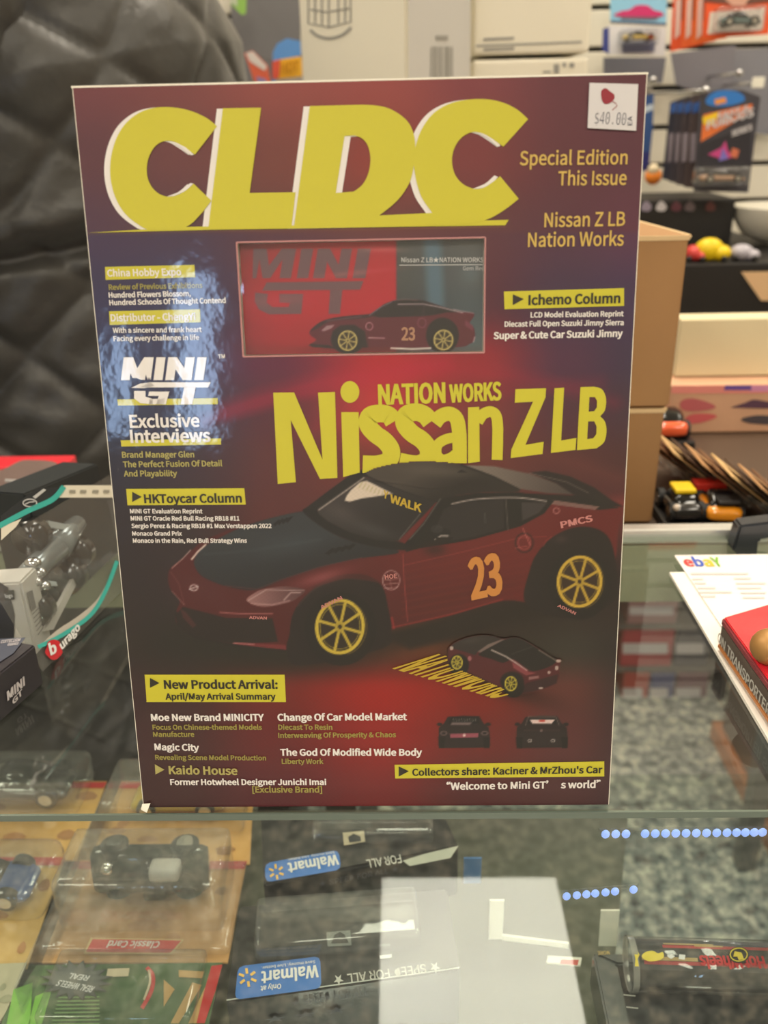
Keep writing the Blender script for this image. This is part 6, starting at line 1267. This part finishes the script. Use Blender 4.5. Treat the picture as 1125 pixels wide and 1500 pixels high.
for x in (100, 116, 134, 150): decal(g, ffb, [(x, 718), (x + 9, 718), (x + 9, 722), (x, 722)], .0009)
g.build('strip_print', mat('strip_ink', (150, 146, 134), .5), bw)
# lower white border curve
g = G(); decal(g, ffb, spl([(60, 944), (84, 922), (110, 905), (140, 880), (160, 846), (168, 836), (152, 876), (128, 906), (92, 932)], 3), .0006); g.build('lower_white_border', mat('border_white', (186, 180, 170), .4), bw)
G().add([lo(p, .0002) for p in (F0, F1, F2, F3)], [(0, 1, 2, 3)]).build('window_film', clear('wrap_film', (236, 240, 242), .05, .10, haze=.07, bump=.6, bscale=50), bw)
# the model car inside (open-wheel racer): body, wings, wheels
ex = ffb.ex; ey = ffb.ey; cen = ffb.wp(100, 808, -.016)
Mc = Matrix([[ex[0], nF[0] * .3 + ey[0] * -.95, nF[0], cen[0]], [ex[1], nF[1] * .3 + ey[1] * -.95, nF[1], cen[1]], [ex[2], nF[2] * .3 + ey[2] * -.95, nF[2], cen[2]], [0, 0, 0, 1]])
def R3(P_, c_): return ffb.wp(P_[0], P_[1], c_)
M_sil = mat('racer_silver', (150, 158, 160), .2, metal=.5, coat=.6); M_rb = mat('racer_black', (26, 28, 30), .2, coat=.8)
g = G(); g.cyl(R3((56, 850), -.014), R3((104, 800), -.012), .006, 14, .010); g.cyl(R3((104, 800), -.012), R3((140, 762), -.014), .010, 14, .006); rb = g.build('racer_body', M_sil, bw, True)
g = G()
for q in ((64, 822), (72, 836), (66, 850), (78, 856)): g.ball(R3(q, -.008), .0042, 12, (1.3, 1, .8))
g.build('chrome_parts', M_chrome, rb, True)
for q in ((78, 780), (142, 806), (84, 888), (132, 840)):
    p_ = R3(q, -.016); g = G(); g.cyl(p_ - ex * .006, p_ + ex * .006, .011, 20); g.cur = 1; g.cyl(p_ + ex * .006, p_ + ex * .0066, .006, 12); g.build('racer_wheel', [M_rb, M_sil], rb, True)
g = G(); g.prism([R3(q, -.010) for q in ((86, 760), (124, 768), (126, 776), (88, 770))], nF * .002); g.prism([R3(q, -.010) for q in ((66, 846), (98, 850), (100, 856), (70, 856))], nF * .002); g.build('racer_wing', mat('wing_white', (186, 194, 194), .3), rb)
g = G(); g.prism([R3(q, -.012) for q in ((84, 922), (132, 832), (138, 836), (96, 920))], nF * .003); g.build('white_plinth_edge', mat('plinth_white', (196, 192, 182), .3), bw)
# round red badge and white wordmark on the lower edge
g = G(); decal(g, ffb, [(76 + (12 + 1.5 * math.sin(5 * t)) * math.cos(t), 952 + 15 * math.sin(t)) for t in np.linspace(0, 6.28, 25)[:-1]], .0014)
rbad = g.build('red_badge', mat('badge_red', (200, 30, 44), .3, coat=.5), bw)
g = G(); text(g, ffb, 'b', (71, 960), (80, 955), .0018, F_SANS, .04, capx=16); g.build('badge_letter', mat('plain_white_ink'), rbad)
g = G(); text(g, ffb, 'urago', (88, 952), (115, 921), .0014, F_SANS, .035, capx=12); g.build('wordmark', mat('plain_white_ink'), bw)
# white-grey box in front of it
def corner_box(name, label, P_top, ztop, dirx, diry, lx, ly, m, zbase=zg):
    """upright box whose nearest-right top corner shows at P_top"""
    C0 = un(P_top[0], P_top[1], z=ztop); C0 = np.array([C0[0], C0[1], 0]); dx = np.array([*dirx, 0.]); dy = np.array([*diry, 0.]); dx /= np.linalg.norm(dx); dy /= np.linalg.norm(dy)
    b4 = [C0, C0 + dy * ly, C0 + dy * ly + dx * lx, C0 + dx * lx]
    r_ = empty(name, (sum(b4) / 4) + np.array([0, 0, zbase]), label, 'box')
    G().prism([q + np.array([0, 0, zbase]) for q in b4], (0, 0, ztop - zbase), bev=.0012).build('carton', m, r_)
    fS = Fr(C0, dy, (0, 0, 1), (1, 0, 0)); fT = Fr(C0 + np.array([0, 0, ztop]), dy, -dx, (0, 0, 1)); fF = Fr(C0, -dx, (0, 0, 1), (0, -1, 0))
    return r_, fS, fT, fF, C0, dx, dy
wg, fS, fT, fF, C0, dx, dy = corner_box('white_box', 'white and grey upright box between the black box and the teal-edged window box', (30, 853), .052, (-1, -.12), (.1, 1), .09, .020, mat('box_offwhite', (208, 204, 196), .5))
wg['group'] = 'boxes standing on the glass at the left'
g = G(); decal(g, fS, [(38, 868), (46, 864), (52, 890), (45, 896)], .0006); 
for k in range(6): ribbon(g, fS, [(46 + k * 1.6, 900 + k * 6), (58 + k * 1, 888 + k * 6)], 1.2, .0006)
g.build('side_print', mat('grey_side_ink', (130, 126, 122), .5), wg)
g = G(); decal(g, fF, [(0, 852), (12, 860), (22, 900), (20, 950), (-40, 990), (-40, 850)], .0006); g.build('dark_front_panel', mat('front_dark', (70, 70, 74), .4), wg)
g = G(); decal(g, fF, [(6, 864), (21, 863), (22, 877), (8, 879)], .001); lp = g.build('black_label', mat('label_black', (30, 34, 32), .4), wg)
g = G(); text(g, fF, 'logo', (9, 874), (20, 873), .0014, F_SANS, .02, capx=5); g.build('label_lettering', mat('plain_white_ink'), lp)
# black box with the slanted mark
zk = .027
K0 = un(65, 1003, z=0); K1 = un(0, 1060, z=0); dy = K0 - K1; dy[2] = 0; Ld = np.linalg.norm(dy); dyn = dy / Ld; dxn = np.array([-dyn[1], dyn[0], 0])
if dxn[0] > 0: dxn = -dxn
Kn = K1 - dyn * .09
b4 = [Kn, K0, K0 + dxn * .10, Kn + dxn * .10]; b4 = [np.array([q[0], q[1], zg]) for q in b4]
kb = empty('black_box', sum(b4) / 4, 'low black carton with slanted white letters on its side, left edge of the glass', 'box', 'boxes standing on the glass at the left')
G().prism(b4, (0, 0, zk), bev=.001).build('carton', mat('carton_black', (46, 42, 48), .4, coat=.3), kb)
fk1 = Fr((K1[0], K1[1], 0), dyn, (0, 0, 1), (1, 0, 0)); fk2 = Fr((K0[0], K0[1], zk + zg), dyn, -dxn, (0, 0, 1))
g = G(); text(g, fk1, 'MINI', (10, 1026), (35, 1003), .0006, F_SANS, .04, capx=13, slant=.2); text(g, fk1, 'GT', (18, 1032), (32, 1016), .0006, F_SANS, .03, capx=8, slant=.2); g.build('side_lettering', mat('carton_white_ink', (190, 184, 186), .5), kb)
g = G(); decal(g, fk2, [(-60, 940), (38, 935), (20, 958), (-60, 1010)], .0006); tp = g.build('top_panel', mat('top_slate', (74, 78, 92), .35), kb)
g = G(); text(g, fk2, 'COLLECTION', (3, 940), (31, 937), .001, F_SANS, .01, capx=4); text(g, fk2, 'SERIES', (12, 945), (28, 943), .001, F_SANS, .01, capx=3); g.build('top_lettering', mat('carton_white_ink'), tp)
# red framed clear pack behind
yq = .40; zt_ = un(60, 690, y=yq)[2]; a = un(-40, 672, y=yq); b_ = un(86, 672, y=yq)
rp = empty('red_pack', ((a[0] + b_[0]) / 2, yq + .03, TT), 'red-framed package with a clear front behind the teal-edged box', 'toy package')
G().box(((a[0] + b_[0]) / 2, yq + .025, (TT + zt_) / 2), (b_[0] - a[0], .03, zt_ - TT), bev=.002).build('red_carton', mat('pack_red', (222, 56, 66), .35, coat=.4), rp)
fq = Fr((b_[0], yq, 0), (1, 0, 0), (0, 0, 1), (0, -1, 0))
g = G(); decal(g, fq, spl([(-30, 700), (-4, 694), (20, 682), (34, 679), (70, 681), (82, 690), (90, 720), (90, 780), (-30, 790)], 3), -.0090); g.build('inner_panel', mat('inner_pink_grey', (176, 150, 142), .4), rp)
G().prism([un(x, y, y=yq + .007) for x, y in ((66, 690), (82, 686), (92, 712), (74, 716))], (0, -.003, 0)).build('white_insert', mat('insert_white'), rp)
g = G()
for x0_, x1_, y_ in ((8, 48, 705), (-20, 24, 724)): g.cyl(un(x0_, y_ - 1, y=yq + .004), un(x1_, y_ + 1, y=yq + .004), .0015, 8)
g.build('silver_bar', mat('insert_white'), rp, True)
